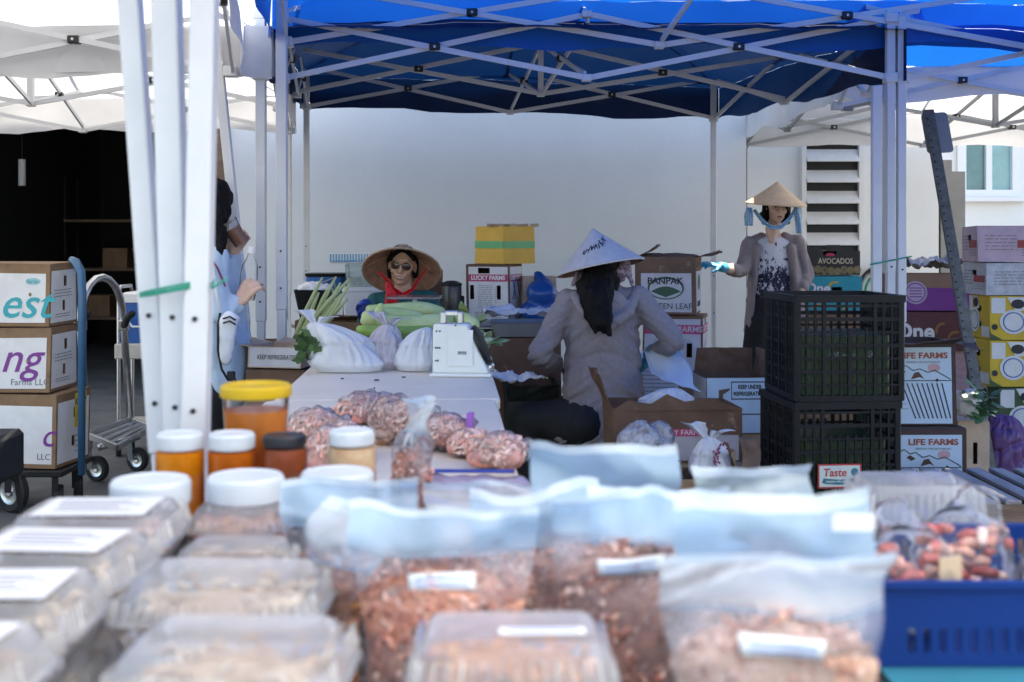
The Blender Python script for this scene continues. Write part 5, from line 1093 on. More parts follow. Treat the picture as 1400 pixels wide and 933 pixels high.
# backpack strap hanging under the elbow
bpq = thing('shoulder_bag', 'white bag with black piping hanging at the customer\'s elbow', 'bag', pt(303, 520, d4-.27)); o0 = V(bpq.location)
q = lambda x, y, d: pt(x, y, d)-o0
blob('bag_body', [('c', q(312, 440, d4-.3), q(308, 490, d4-.3), .045, .035, ((0, 1, 0), .5)), ('c', q(312, 432, d4-.29), q(322, 436, d4-.28), .025, .02)], mat('white canvas', (.68, .71, .76), .8, bump=.2), bpq, .009, 4, lambda c, n_: .004*nt1(c, 25))
MB().tube([q(301, 428, d4-.30), q(298, 445, d4-.31), q(298, 480, d4-.31), q(303, 505, d4-.31), q(312, 520, d4-.31), q(323, 522, d4-.31), q(318, 510, d4-.31)], .0055, 6).build('piping', G('black'), bpq, smooth=True)
for y in (436, 442): MB().tube([q(305, y, d4-.325), q(314, y-3, d4-.33), q(322, y+2, d4-.32)], .004, 6).build('piping', G('black'), bpq, smooth=True)
MB().box(q(316, 514, d4-.3), (.035, .02, .04)).build('buckle', G('black'), bpq, bevel=.004)
MB().tube([q(301, 428, d4-.30), q(296, 400, d4-.28), q(290, 362, d4-.26), q(284, 352, d4-.2)], .008, 6).build('strap', mat('white canvas', (.68, .71, .76)), bpq, smooth=True)
# cup of brown drink and bottle in her hands
clearp = film('clear cup plastic', (.82, .83, .84), .10, .06, .08, 12)
cup = thing('drink_cup', 'clear cup of brown drink raised to the customer\'s mouth', 'cup', pt(331, 334, d4-.06), rot=(radians(10), radians(-32), 0))
MB().lathe([(0, 0), (.03, 0), (.033, .004), (.045, .115), (.046, .117)], 20).build('cup_wall', clearp, cup, smooth='auto'); MB().lathe([(0, .003), (.0315, .004), (.041, .085), (0, .086)], 20).build('drink', mat('brown drink', (.22, .075, .035), .25), cup, smooth='auto'); MB().lathe([(.047, .112), (.048, .119), (.045, .125)], 20).build('lid', clearp, cup, smooth='auto')
bt = thing('water_bottle', 'clear plastic bottle in the customer\'s lower hand', 'bottle', pt(337, 410, d4-.11), rot=(0, radians(6), 0))
bt.scale = (1.2, 1.2, 1.3)
MB().lathe([(0, 0), (.03, 0), (.033, .01), (.033, .09), (.03, .12), (.014, .155), (.013, .165)], 20).build('bottle_wall', clearp, bt, smooth='auto'); MB().lathe([(0, .165), (.016, .166), (.016, .188), (0, .19)], 16).build('cap', G('white'), bt, smooth='auto'); MB().lathe([(.034, .03), (.0345, .03), (.0345, .045), (.034, .045)], 20).build('label', mat('pink ring', (.5, .15, .2), .5), bt)
# ------------------------------------------------------------------ black lattice crates
blk_pl = mat('black crate plastic', (.006, .0075, .010), .5, var=.25, vs=12, spec=.25)
gdark = mat('dark green liner', (.018, .05, .014), .5, var=.3)
def lattice_crate(label, w, d, h, loc, rz, m, liner=None, nx=12, nz=7, name='plastic_crate', hand=True):
    T = thing(name, label, 'crate', loc, rz, 'stacked black lattice crates' if m is blk_pl else None)
    ti = .93
    for f in ('front', 'right', 'left', 'back'):
        fw = w if f in ('front', 'back') else d; X = fmat(f, w, d, h); R = X.to_3x3(); mb = MB()
        def bx(u, v, a, b, t=.012, lift=-.012): mb.box(X @ V((u, v, lift+t/2)), (a, b, t), R)
        e = .014
        nn = nx if f in ('front', 'back') else int(nx*d/w)
        for k in range(nn+1):
            u = e+(fw-2*e)*k/nn; big = k % 3 == 0
            if hand and f in ('front', 'back') and .32 < u/fw < .68: bx(u, h*.36, .008 if not big else .013, h*.66, .010 if not big else .013, -.011)
            else: bx(u, h*.5, .008 if not big else .013, h-.03, .010 if not big else .013, -.011)
        for k in range(nz+1):
            v = .012+(h-.05)*k/nz; bx(fw/2, v, fw-2*e, .009 if k % 2 else .014, .008, -.0105)
        bx(fw/2, h-.012, fw-.004, .026, .02, -.014); bx(fw/2, .011, fw-.03, .022, .014, -.013)
        mb.build('lattice_side', m, T)
    for sx in (-1, 1):
        for sy in (-1, 1): MB().box((sx*(w/2-.011), sy*(d/2-.011), h/2-.001), (.024, .024, h-.004)).build('corner_post', m, T, bevel=.004)
    b = MB(); 
    for k in range(9): b.box((-w/2+.03+(w-.06)*k/8, 0, .007), (.014, d-.04, .01)); b.box((0, -d/2+.03+(d-.06)*k/8, .0145), (w-.04, .014, .004))
    b.build('base_grid', m, T)
    if liner:
        l = MB(); l.loft([(.02, w-.075, d-.075, .02), (h*.62, w-.075, d-.075, .02)]); l.build('liner', liner, T, smooth='auto')
    T['w'], T['d'], T['h'] = w, d, h
    return T
CX = pt(1157, 330, 4.4).x
carton('brown carton on the ground under the black lattice crates', .38, .38, .292, (CX, 4.62, 0), radians(6), 'carddark')
k1 = lattice_crate('lower black lattice crate bearing the small printed sticker', .40, .42, .385, (CX-.01, 4.62, .30), radians(5), blk_pl, gdark)
k2 = lattice_crate('upper black lattice crate with clear wrap inside', .405, .42, .385, (CX+.005, 4.62, .687), radians(3), blk_pl, gdark)
# sticker on the lower crate
X = on(k1, 'front')
rd = mat('red sticker border', (.45, .04, .04), .5); cr = mat('cream sticker', (.55, .62, .58), .5, var=.1); tl = mat('teal sticker', (.03, .16, .2), .5)
flat(rect(.085, .075, .247, .163), rd, k1, X, 'sticker', .009, .001); flat(rect(.091, .081, .241, .157), cr, k1, X, 'sticker_face', .0101, .0008)
flat([(.10, .096), (.115, .091), (.166, .088), (.218, .091), (.232, .096), (.226, .112), (.166, .106), (.106, .112)], tl, k1, X, 'sticker_ribbon', .0110, .0006); flat(disc(.222, .134, .014, 18), tl, k1, X, 'sticker_seal', .011, .0006)
text('Taste', .040, rd, k1, X @ Matrix.Translation((.147, .131, .0113)), width=.085, shear=.15, bold=.0008); text('FRESH PRODUCE', .010, G('white'), k1, X @ Matrix.Translation((.166, .099, .0120)), width=.1)
wr = MB(); rr_ = random.Random(2)
wr.sheet(lambda u, v: V(((u-.5)*.22, -.168+.012*nt1((u*5, v*5, 1), 1), .09+.15*v)), 14, 10); wr.build('clear_wrap', film('dark clear wrap', (.5, .55, .58), .35, .3, .08, 18), k2, smooth=True, solid=.002)
# ------------------------------------------------------------------ avocado and banana cartons by the louvre
K['av0'] = carton('brown carton at the bottom under the teal banana carton', .40, .3, .40, cpos(1140, 0, 8.35, .3), 0, 'card')
K['av1'] = carton('brown slotted carton seen through the black crate', .39, .3, .382, cpos(1141, .407, 8.35, .3), radians(2), 'card', holes=(('front', .3, .62, .05, .03), ('front', .7, .62, .05, .03), ('front', .3, .35, .05, .03), ('front', .7, .35, .05, .03)))
K['teal'] = carton('teal banana carton with white lettering and yellow fruit print', .38, .3, .235, cpos(1141, .796, 8.3, .3), radians(-2), mat('teal board', (.015, .33, .40), .55, var=.05), holes=(('front', .55, .63, .07, .035),))
ylw = mat('banana print', (.70, .42, .02), .5, var=.12)
for (u, v, a, s_) in ((.52, .88, .6, 1), (.74, .55, -.3, 1.1), (.40, .5, -.5, .8), (.86, .42, .1, 1), (.6, .42, .5, .8), (.22, .2, .2, 1), (.5, .16, -.3, 1), (.78, .16, .3, 1)):
    pts = [(u*.38+.05*s_*(cos(a+t)*1.0), v*.235+.05*s_*(sin(a+t)*.9-.9)) for t in [.5+2.1*q/8 for q in range(9)]]+[(u*.38+.05*s_*cos(a+t)*.62, v*.235+.05*s_*(sin(a+t)*.50-.75)) for t in [2.5-1.9*q/8 for q in range(9)]]
    pts = [(min(max(x, .004), .376), min(max(y, .004), .231)) for x, y in pts]; cflat(K['teal'], 'front', pts, ylw, frac=False)
ctext(K['teal'], 'front', 'One', .21, .66, .095, 'white', bold=.003); lines(K['teal'], 'front', .1, .34, .40, .50, 2, 'white', .004)
K['avo'] = carton('black carton lettered avocados on the teal banana carton', .36, .3, .165, cpos(1140, 1.039, 8.33, .3), radians(-1), mat('black printed board', (.02, .018, .014), .5, var=.3), holes=(('front', .42, .93, .09, .03),))
av = mat('avocado print', (.22, .17, .07), .6, var=.35, vs=14); rr_ = random.Random(6)
for k in range(8): cflat(K['avo'], 'front', disc(.07+.125*k, .2+rr_.uniform(-.06, .05), .07, 16, .17), av, lift=.0016+.0009*(k % 2)); 
for k in (2, 5): cflat(K['avo'], 'front', disc(.07+.125*k, .22, .025, 14, .07), 'carddark', lift=.0036)
ctext(K['avo'], 'front', 'AVOCADOS', .53, .58, .056, mat('cream print', (.62, .52, .36), .6), bold=.0006, width=.24)
for (u, h_) in ((.0, .03), (.36, .045), (.62, .03)):
    X = on(K['avo'], 'front'); mb = MB().box(X @ V(((u+.14)*.36*.98, .165+h_/2, -.004)), (.09, .004, h_)); mb.build('tab', MATS['black printed board'], K['avo'])
cflat(K['avo'], 'front', disc(.43, .86, .09, 16, .07), mat('crimson print2', (.5, .03, .08), .5))
hz = thing('cable_coil', 'coiled dark cables hanging on the wall behind the blue-lit posts', 'cable', (pt(1207, 330, 10.7).x, 10.76, 0))
zc = pt(1207, 400, 10.7).z
for k, (r, c) in enumerate(((.18, 'black'), (.165, 'greymetal'), (.2, 'black'), (.15, 'twine'), (.21, 'steel'))): MB().tube([(r*cos(a)+.02*k-.04, .02*k-.04, zc+r*1.15*sin(a)) for a in [2*pi*q/28 for q in range(28)]], .012, 7, closed=True).build('loop', G(c), hz, smooth=True)
MB().box((0, .12, zc+.2), (.03, .1, .03)).build('hook', G('greymetal'), hz); MB().box((.02, .0, zc+.17), (.16, .14, .025)).build('hook', G('greymetal'), hz)
# ------------------------------------------------------------------ violet banana cartons and neighbours
brd = mat('maroon brown board', (.10, .03, .04), .6, var=.2); 
carton('plain carton on the ground under the violet banana cartons', .62, .4, .34, (pt(1300, 330, 7.05).x, 7.25, 0), radians(-6), 'cardpale')
K['v0'] = carton('pink mottled carton below the maroon banana carton', .60, .38, .28, (pt(1300, 330, 7.05).x, 7.25, .347), radians(-5), mat('pink mottled board', (.52, .34, .38), .7, var=.2, vs=30))
K['v1'] = carton('maroon banana carton lettered in white, under the violet one', .62, .38, .225, (pt(1298, 330, 7.0).x, 7.22, .635), radians(-4), brd, holes=(('right', .5, .6, .08, .04),))
K['v2'] = carton('violet and brown banana carton with round pale seal', .62, .38, .215, (pt(1297, 330, 7.0).x, 7.22, .868), radians(-6), mat('russet board', (.30, .17, .11), .7, var=.15), top='none', panels=(('front', purp, .0, .0, 1, .62), ('right', purp, 0, 0, 1, .62)))
pk = mat('pale seal', (.5, .38, .5), .6)
for r, mm, lf_ in ((.066, pk, .0022), (.056, purp, .003), (.050, pk, .0037)): cflat(K['v2'], 'front', disc(.155, .105, r, 26, r*1.02), mm, lift=lf_, frac=False)
for k in range(4): cflat(K['v2'], 'front', rect(.12, .078+.017*k, .19, .084+.017*k), purp, lift=.0044, frac=False)
ctext(K['v1'], 'front', 'One', .21, .5, .13, 'white', bold=.004); 
for (x, y, a) in ((.03, .17, .3), (.30, .12, 2.5), (.37, .07, 2.2)):
    cflat(K['v1'], 'front', [(max(.003, x+.05*cos(a+t)), min(.22, y+.05*sin(a+t))) for t in [-1.1+2.2*q/8 for q in range(9)]]+[(max(.003, x+.034*cos(a+t)), min(.22, y+.034*sin(a+t))) for t in [1-2*q/8 for q in range(9)]], mat('dull banana print', (.28, .13, .03), .6), frac=False)
crumple('crumpled dark and white wrapping on top of the violet carton', 'wrapping', (pt(1290, 330, 7.1).x, 7.24, 1.10), .36, .26, mat('dark wrap', (.06, .06, .065), .4, col2=(.6, .6, .6), vs=5), .06, 15)
# ------------------------------------------------------------------ mountain-print cartons
bd = mat('dark edged board', (.055, .03, .028), .7, var=.2)
def mount(label, z, h, dx, dy, rz, top):
    T = carton(label, .36, .32, h, (pt(1252, 330, 5.3).x+dx, 5.3+.16+dy, z), rz, bd, panels=(('front', 'print_blue', .02, .02, .945, .95), ('right', 'cardpale', .03, .02, .97, .97)), top=top, flaps=(('back', 290), ('front', 262), ('left', 250), ('right', 285)))
    fw, b = .36, h
    ctext(T, 'front', 'LIFE FARMS', .60, 1-.055/h, .036, mat('rust print', (.30, .07, .05), .6), bold=.0012, width=.215); ctext(T, 'front', 'FRESH VEGETABLES', .60, 1-.083/h, .011, 'inkgrey', width=.15)
    zz = h-.17
    def fl(pts, m, l=.0022): cflat(T, 'front', pts, m, lift=l, frac=False)
    ridge = [(.02, .04), (.05, .06), (.09, .085), (.115, .065), (.14, .072), (.17, .05), (.2, .058), (.235, .042), (.265, .052), (.335, .012)]
    mb = MB(); X = on(T, 'front'); up = X.to_3x3() @ V((0, 1, 0))
    for (a, c), (a2, c2) in zip(ridge, ridge[1:]): mb.bar(X @ V((a, zz+c, .0026)), X @ V((a2, zz+c2, .0026)), .004, .0008, up)
    mb.bar(X @ V((.01, zz+.006, .0026)), X @ V((.338, zz+.006, .0026)), .004, .0008, up)
    for k in range(9): mb.bar(X @ V((.12+.022*k, zz-.005, .0026)), X @ V((.18+.019*k, max(.012, zz-.16), .0026)), .0055, .0008, up)
    for k in range(5): mb.bar(X @ V((.02, zz-.03-.022*k, .0026)), X @ V((.10+.012*k, zz-.03-.022*k, .0026)), .002, .0008, up)
    mb.build('line_print', G('ink'), T)
    fl([(.16, zz+.012), (.175, zz+.04), (.195, zz+.045), (.22, zz+.012), (.2, zz+.022)], mat('brown print', (.09, .045, .03), .7)); fl([(.10, zz+.05), (.115, zz+.06), (.14, zz+.045), (.12, zz+.035)], mat('brown print', (.09, .045, .03), .7))
    fl(disc(.262, zz+.062, .028, 22, .018), mat('pale red print', (.5, .30, .33), .6), .0018); fl(disc(.275, zz+.008, .007, 12), 'ink', .0036)
    return T
mlow = mount('lower mountain-print carton standing on the ground by the black crates', 0, .462, .015, -.08, 0, 'closed')
mtop = mount('upper mountain-print carton with opened pale flaps', .47, .36, -.01, -.02, 0, 'open')
carton('tall brown carton with slot beside the lower mountain-print carton', .14, .3, .45, cpos(1335, 0, 5.55, .3), radians(-4), 'cardpale', holes=(('front', .55, .68, .02, .1),))
# greens in a white bag by the sign post
vb = plasticbag('plastic_bag', 'torn white bag holding leafy greens at the foot of the leaning post', pt(1333, 575, 5.42)+V((0, .1, .0)), (.055, .07, .06), 33, True, amp=.02)
gh = thing('leafy_greens', 'bunch of dark leafy greens spilling over the tall slotted carton', 'vegetables', pt(1335, 560, 5.5)); rr_ = random.Random(9)
lm_ = mat('deep green leaf', (.035, .11, .05), .5, var=.4, vs=24, col2=(.08, .19, .09))
for k in range(34):
    mb = MB(); a = V((rr_.uniform(-.05, .05), rr_.uniform(-.07, .06), rr_.uniform(-.03, .10))); d = V((rr_.uniform(-1, 1), rr_.uniform(-1, .4), rr_.uniform(-.4, 1))).normalized()*rr_.uniform(.05, .09)
    leafblade(mb, a, d, rr_.uniform(.018, .032), curl=rr_.uniform(.1, .5)); mb.build('leaf', lm_, gh, smooth=True)
# ------------------------------------------------------------------ leaning perforated post with the back of a sign
sp_ = thing('sign_post', 'leaning galvanised perforated post with the bare back of a sign plate', 'sign post', pt(1364, 693, 5.8)); o0 = V(sp_.location); sp_.location.z = 0; o0 = V(sp_.location)
a, b = V((0, 0, 0)), pt(1270, 150, 6.42)-o0
d = (b-a).normalized(); s_ = V((d.z, 0, -d.x)).normalized(); nf = d.cross(s_)
mb = MB(); L = (b-a).length; Rm = Matrix((d, s_, nf)).transposed()
def plate(c, ln, wd, th): mb.box(c, (ln, wd, th), Rm)
k_ = 0; pit = .0254*1.6
plate(a+d*L/2+s_*.018, L, .010, .004); plate(a+d*L/2-s_*.018, L, .010, .004); plate(a+d*L/2+s_*.0065, L, .0125, .004); plate(a+d*L/2-s_*.0065, L, .0125, .0042)
plate(a+d*L/2+s_*.024+nf*.012, L, .004, .026); plate(a+d*L/2-s_*.024+nf*.012, L, .004, .026)
mb.build('post', G('galv'), sp_)
mb = MB()
for k in range(int(L/pit)): mb.lathe([(0, 0), (.0055, 0), (.0055, .002), (0, .0021)], 8, Matrix.Translation(a+d*(pit*(k+.5))+s_*-.016) @ (Matrix((s_, d, -nf)).transposed().to_4x4()) @ Matrix.Translation((0, 0, .0022)))
mb.build('perforations', G('ink'), sp_)['kind'] = 'stuff'
c = pt(1284, 181, 6.4)-o0+V((0, .03, 0)); pl = MB(); w_, h_ = .14, .23
Xp = Matrix.Translation(c) @ Matrix((s_, d, -nf)).transposed().to_4x4()
pl.loft([(-.0015, w_, h_, .02), (.0015, w_, h_, .02)], nc=6, cap=True).xf(Xp); pl.build('sign_plate', mat('dull aluminium', (.27, .27, .255), .6, metal=0, var=.1), sp_, smooth='auto')
# ------------------------------------------------------------------ fruit carton stack at the right edge
yel = mat('yellow board', (.72, .42, .06), .6); yel2 = mat('bright yellow board', (.66, .44, .03), .55, var=.12, vs=6); dgr = mat('deep green board', (.05, .09, .03), .6, var=.2); seal = mat('white seal', (.7, .7, .66), .6)
DR = 6.3; xr = pt(1400, 330, DR).x
def fruitbox(label, z, h, dx, m, rz=0, kind=0, m2=None):
    T = carton(label, .40, .3, h, (xr+dx, DR+.15, z), rz, m, group='fruit cartons stacked at the right edge', holes=(('left', .5, .7, .06, .03),), panels=(('left', m2, 0, 0, 1, 1),) if m2 else ())
    if kind == 1:
        for f, q in (('front', .4), ('left', .3)):
            cflat(T, f, disc(.3, .42, .07/q, 24, .065/h), seal, lift=.003); cflat(T, f, disc(.3, .42, .055/q, 24, .052/h), mat('blue print', (.05, .12, .35), .6), lift=.0037); cflat(T, f, disc(.3, .42, .048/q, 24, .046/h), seal, lift=.0044)
            lines(T, f, .19, .41, .30, .54, 3, MATS['blue print'], .012); MBX = cflat(T, f, [(.22, 1), (.44, 1), (.52, .72), (.34, .66)], seal, lift=.0022); cflat(T, f, disc(.36, .84, .035/q, 16, .025/h), 'ink', lift=.003)
            cflat(T, f, rect(.02, .62, .2, .98), seal, lift=.0022); cflat(T, f, disc(.06, .30, .016/q, 12, .016/h), 'ink'); cflat(T, f, disc(.56, .34, .016/q, 12, .016/h), 'ink'); cflat(T, f, rect(.62, .05, .98, .3), seal); lines(T, f, .04, .19, .66, .95, 5)
            cflat(T, f, [(0, 0), (.16, 0), (.02, .14), (0, .22)], dgr)
    if kind == 2:
        for f in ('front', 'left'): lines(T, f, .1, .5, .3, .8, 5); lines(T, f, .55, .95, .15, .45, 4); cflat(T, f, rect(.5, .4, .95, .62), mat('dull red print', (.35, .06, .05), .6))
    return T
fz = 0
F_ = [('lowest deep green fruit carton at the right edge', .235, .10, dgr, .02, 1), ('second deep green and yellow fruit carton from the ground', .265, .08, dgr, -.03, 1), ('lower bright yellow fruit carton with round seal, above the green ones', .235, .02, yel2, .03, 1),
      ('upper bright yellow fruit carton with round seal, under the grey one', .225, .03, yel2, -.02, 1), ('grey-white printed carton on the yellow fruit cartons', .165, -.005, mat('grey white board', (.5, .5, .51), .7, var=.2, vs=30), .04, 2), ('pale pink carton topmost of the stack at the right edge', .185, -.02, mat('pale pink board', (.58, .42, .46), .7, var=.12, vs=24), -.09, 2)]
for lab, h, dx, m, rz, kd in F_: fruitbox(lab, fz, h, dx, m, rz, kd); fz += h+.0075
pb = plasticbag('plastic_bag', 'violet sack with pale label in front of the pink mottled carton', (pt(1372, 330, 6.0).x, 6.02, 0), (.12, .1, .21), 41, False, mat('violet sack', (.12, .05, .16), .5, var=.2), amp=.03)
# ------------------------------------------------------------------ slatted wooden crate and lavender tub
X0, X1, Y0, Y1, ZT = pt(1262, 330, 4.3).x, pt(1262, 330, 4.3).x+.62, 4.28, 4.9, .355
wc = thing('slatted_crate', 'upturned weathered wooden crate with open slats in front of the cartons', 'crate', ((X0+X1)/2, (Y0+Y1)/2, 0)); w_, d_ = X1-X0, Y1-Y0; s0 = None
for k in range(7):
    if s0 is None: s0 = MB().box((0, 0, 0), (.058, d_, .014)).build('slat', G('woodgrey'), wc, bevel=.002); o = s0
    else: o = s0.copy(); COL.objects.link(o)
    o.location = (-w_/2+.03+(w_-.06)*k/6, 0, ZT-.007); o.rotation_euler = (0, 0, random.uniform(-.012, .012))
for sy in (-1, 1): MB().box((0, sy*(d_/2-.012), (ZT-.0145)/2), (w_-.05, .018, ZT-.0155)).build('side_board', G('wood'), wc, bevel=.002)
for sx in (-1, 1): MB().box((sx*(w_/2-.010), 0, (ZT-.0145)/2), (.018, d_-.004, ZT-.0155)).build('side_board', G('wood'), wc, bevel=.002)
lv = thing('plastic_tub', 'lavender plastic tub with red-printed lid between crate and slatted crate', 'tub', (pt(1226, 330, 4.45).x+.02, 4.62, 0)); lvm = mat('lavender plastic', (.42, .36, .58), .4, var=.06)
MB().loft([(0, .13, .3, .02), (.30, .15, .32, .02)]).build('body', lvm, lv, smooth='auto'); MB().loft([(.301, .155, .325, .02), (.33, .155, .325, .02)]).build('lid', mat('pale pink lid', (.62, .52, .58), .4), lv, smooth='auto')
MB().loft([(.3305, .11, .26, .02), (.3325, .11, .26, .02)]).build('lid_print', mat('red lid print', (.45, .08, .1), .5), lv); MB().loft([(.333, .08, .2, .02), (.3335, .08, .2, .02)]).build('lid_print', mat('lid white', (.65, .6, .65), .5), lv)

# ================================================================== foreground goods
TZ = .741
shr_m = mat('dried shrimp', (.62, .30, .20), .5, var=.35, vs=60, col2=(.34, .12, .075)); pnk_m = mat('pink dried shrimp', (.72, .33, .26), .5, col2=(.55, .17, .12), vs=60)
tan_m = mat('tan crackers', (.60, .42, .27), .6, col2=(.42, .26, .14), vs=30); pale_m = mat('pale shrimp', (.66, .46, .36), .5, col2=(.5, .26, .17), vs=30)
orange_m = mat('orange flakes', (.60, .26, .08), .5, col2=(.4, .13, .04), vs=34); redm = mat('red sausage', (.60, .15, .12), .35, col2=(.25, .02, .02), vs=22)
def bits(region, n_, L, r, m, parent, seed=0, name='pieces'):
    """curled little pieces of three tints scattered over the filled volume"""
    rr = random.Random(seed); mb = MB(); ms = m if isinstance(m, list) else [m]
    for k in range(n_):
        c = region(rr); ax = V((rr.gauss(0, 1), rr.gauss(0, .6), rr.gauss(0, 1))).normalized(); bx = ax.orthogonal().normalized(); t = rr.uniform(.45, 1.35)
        pts = [c+ax*L*t*(q-1)*.5+bx*L*.4*t*(1-(q-1)**2) for q in range(3)]
        mb.tube(pts, [r*t*.6, r*t, r*t*.4], 4, mi=rr.randrange(len(ms)))
    o = mb.build(name, ms, parent, smooth=True); o['kind'] = 'stuff'; return o
pc_red = mat('red brown flakes', (.50, .20, .15), .4, var=.4, vs=50); pc_or = mat('orange pink flakes', (.66, .36, .27), .4, var=.35, vs=50); pc_pale = mat('pale pink flakes', (.78, .54, .46), .4, var=.25, vs=50); pc_dk = mat('dark red flakes', (.26, .09, .065), .4, var=.4, vs=50); pc_gr = mat('green bits', (.22, .26, .08), .5)
PIECES = {'dried shrimp': [pc_red, pc_or, pc_pale, pc_red, pc_dk, pc_or], 'pale shrimp': [pc_or, pc_pale, pc_pale, pc_red, pc_or], 'orange flakes': [pc_or, mat('orange bits', (.66, .27, .07), .5), pc_red], 'pink dried shrimp': [mat('bright pink flakes', (.85, .42, .34), .4, var=.25, vs=50), pc_pale, mat('whitish pink flakes', (.88, .64, .58), .4), pc_or], 'tan crackers': [mat('tan bits', (.62, .44, .28), .6), mat('cream bits', (.74, .60, .44), .6), mat('brown bits', (.42, .24, .12), .6)]}
film_body = film('pouch film', (.82, .83, .89), .17, .15, .07, 16, bump=.7); film_head = film('pouch header film', (.58, .80, .97), .46, .5, .05, 6, trans=.5, bump=1.0)  # header's pale blue tint stands in for reflected sky and canopy
film_seal = film('seal highlight film', (.78, .91, .99), .8, .2, .08, 6, trans=.5, bump=.6)  # seal strip whitened so it carries the header's bright edge highlight
film_head2 = film('pouch header pale film', (.90, .94, .97), .42, .5, .05, 6, trans=.5, bump=1.0)
lab_blue = mat('blue label ink', (.12, .25, .55), .5)
def pouch(label, loc, w, h, b, rz, fill=.6, m=shr_m, lean=0, curl=.03, seed=0, head=.24, hm=None, sticker=True, group='stand-up pouches on the goods table', core=True, flare=.0):
    T = thing('pouch', label, 'pouch', loc, rz, group, rot=(lean, 0, rz)); rr = random.Random(seed)
    def prof(v):                                     # half thickness
        return b/2*((1-(v/1.0)**1.5)*min(1, .55+v*3.2)) if v < 1 else 0
    def S(u, v, s, k=1.0, wob=1):
        ww = w*(.90-.05*sin(pi*min(v/.6, 1))+.10*min(1, max(0, v-.45)/.35)**1.5)*(1+flare*max(0, v-.6)); t = prof(v)*max(0, sin(pi*min(max(u, 0), 1)))**.55*k
        x = (u-.5)*ww; z = v*h*(1+(.055*nt1((u*1.7, seed*1.3, 2), 1)+.02*nt1((u*5, seed, 4), 1))*max(0, v-.5)*2); y = s*t+curl*max(0, v-.62)**1.5*3*(1+.4*sin(3*u+seed))+(.010*nt1((u*2.2+seed, v*2.6, seed), 1)*(.3+v) if wob else 0)
        if wob: z += .010*nt1((u*2+seed, 0, seed), 1)*v; y += .004*nt1((u*7, v*5, seed+s), 1)+.022*max(0, v-.6)*(abs(nt1((u*4.5+v*3, v*4-u, seed+2), 1))*2.2-.5)
        y += .016*sin(pi*max(0, v-.62)/.38*1.6+2.2*sin(u*2.6+seed))*min(1, max(0, v-.62)*6)*(1 if seed % 2 else -1)
        return V((x, y, z))
    v1 = 1-head; nu, nv = 18, 18
    mb = MB()
    mb.sheet(lambda u, v: S(u, v*v1, -1), nu, nv); mb.sheet(lambda u, v: S(1-u, v*v1, 1), nu, nv); mb.sheet(lambda u, v: S(u, 0, -1).lerp(S(u, 0, 1), v), nu, 3)
    mb.build('film', film_body, T, smooth=True)
    hb = MB(); hb.sheet(lambda u, v: S(u, v1+v*head*.84, -1)+V((0, -.0008, 0)), nu, 10); hb.sheet(lambda u, v: S(1-u, v1+v*head*.84, 1)+V((0, .0012, 0)), nu, 10)
    sb_ = MB(); sb_.sheet(lambda u, v: S(u, 1-head*.16*(1-v), -1)+V((0, -.0012, 0)), nu, 3)
    H = hb.build('header', hm or film_head, T, smooth=True)
    sb_.build('seal_highlight', film_seal, H, smooth=True)
    zp = MB(); zp.tube([S(k/12*.98+.01, v1-.01, -1)+V((0, -.002, 0)) for k in range(13)], .0016, 5); zp.build('zip_strip', film_head, T, smooth=True)
    if core:
        cm = MB(); 
        def C(u, v):
            vv = .02+v*fill*(1-.0); q = S(.04+.92*u, vv, -1, .93, 0); top = 1-v*(.22*abs(2*u-1)**1.6+.05*nt1((u*4, seed, 3), 1)); q.z *= top; q.y += -0+.004*nt1((u*12, v*12, seed), 1); return q
        def Cb(u, v):
            vv = .02+v*fill; q = S(.96-.92*u, vv, 1, .93, 0); q.z *= 1-v*(.22*abs(2*u-1)**1.6); return q
        cm.sheet(C, 12, 12); cm.sheet(Cb, 12, 12); cm.sheet(lambda u, v: C(u, 1).lerp(Cb(1-u, 1), v)+V((0, 0, .012*nt1((u*5, v*5, seed), 1))), 12, 4)
        cm.build('contents', m, T, smooth=True)
        def reg(r):
            u, v = r.uniform(.05, .95), r.uniform(.03, 1)
            if r.random() < .12: q = C(u, 1).lerp(Cb(1-u, 1), r.random()); return q+V((0, 0, r.uniform(-.004, .008)))
            return C(u, v)+V((0, r.uniform(-.0, .006), 0))
        bits(reg, 1400, .0105, .0025, PIECES.get(m.name, m), T, seed)
    if sticker:
        vs_ = fill*.88; mb = MB(); wl = .062/w
        mb.sheet(lambda u, v: S(.5+(u-.5)*2*wl*.62, vs_+v*.018/h+.006*0, -1)+V((0, -.0035, 0)), 8, 2); lb = mb.build('label', G('white'), T, smooth=True, solid=.0008)
        mb = MB()
        for q in range(2): mb.tube([S(.5+(k/6-.5)*2*wl*.5, vs_+(.005+.007*q)/h, -1)+V((0, -.0046, 0)) for k in range(7)], .0012, 4)
        mb.build('label_print', lab_blue, lb)
    return T
def fp(px, d): return pt(px, 330, d).x
pouch('tall pouch of dried shrimp with white label, centre front row', (fp(606, 1.36), 1.34, TZ), .205, .232, .085, .02, .72, seed=1, lean=radians(-4), flare=.10, head=.19)
pouch('pouch of coarse brown shrimp flakes between the two labelled front pouches', (fp(862, 1.40), 1.39, TZ), .185, .235, .08, -.12, .76, seed=2, lean=radians(3), head=.18)
pouch('nearest pouch at lower right with white label and pale header', (fp(1058, 1.10), 1.085, TZ), .20, .250, .085, .05, .74, m=pale_m, seed=3, lean=radians(-3), hm=film_head2, curl=-.02, flare=.22, head=.2)
pouch('blue-sheened pouch behind the nearest right pouch, small white tag on its header', (fp(1052, 1.27), 1.245, TZ), .205, .268, .06, -.03, .55, seed=4, lean=radians(2), head=.34)
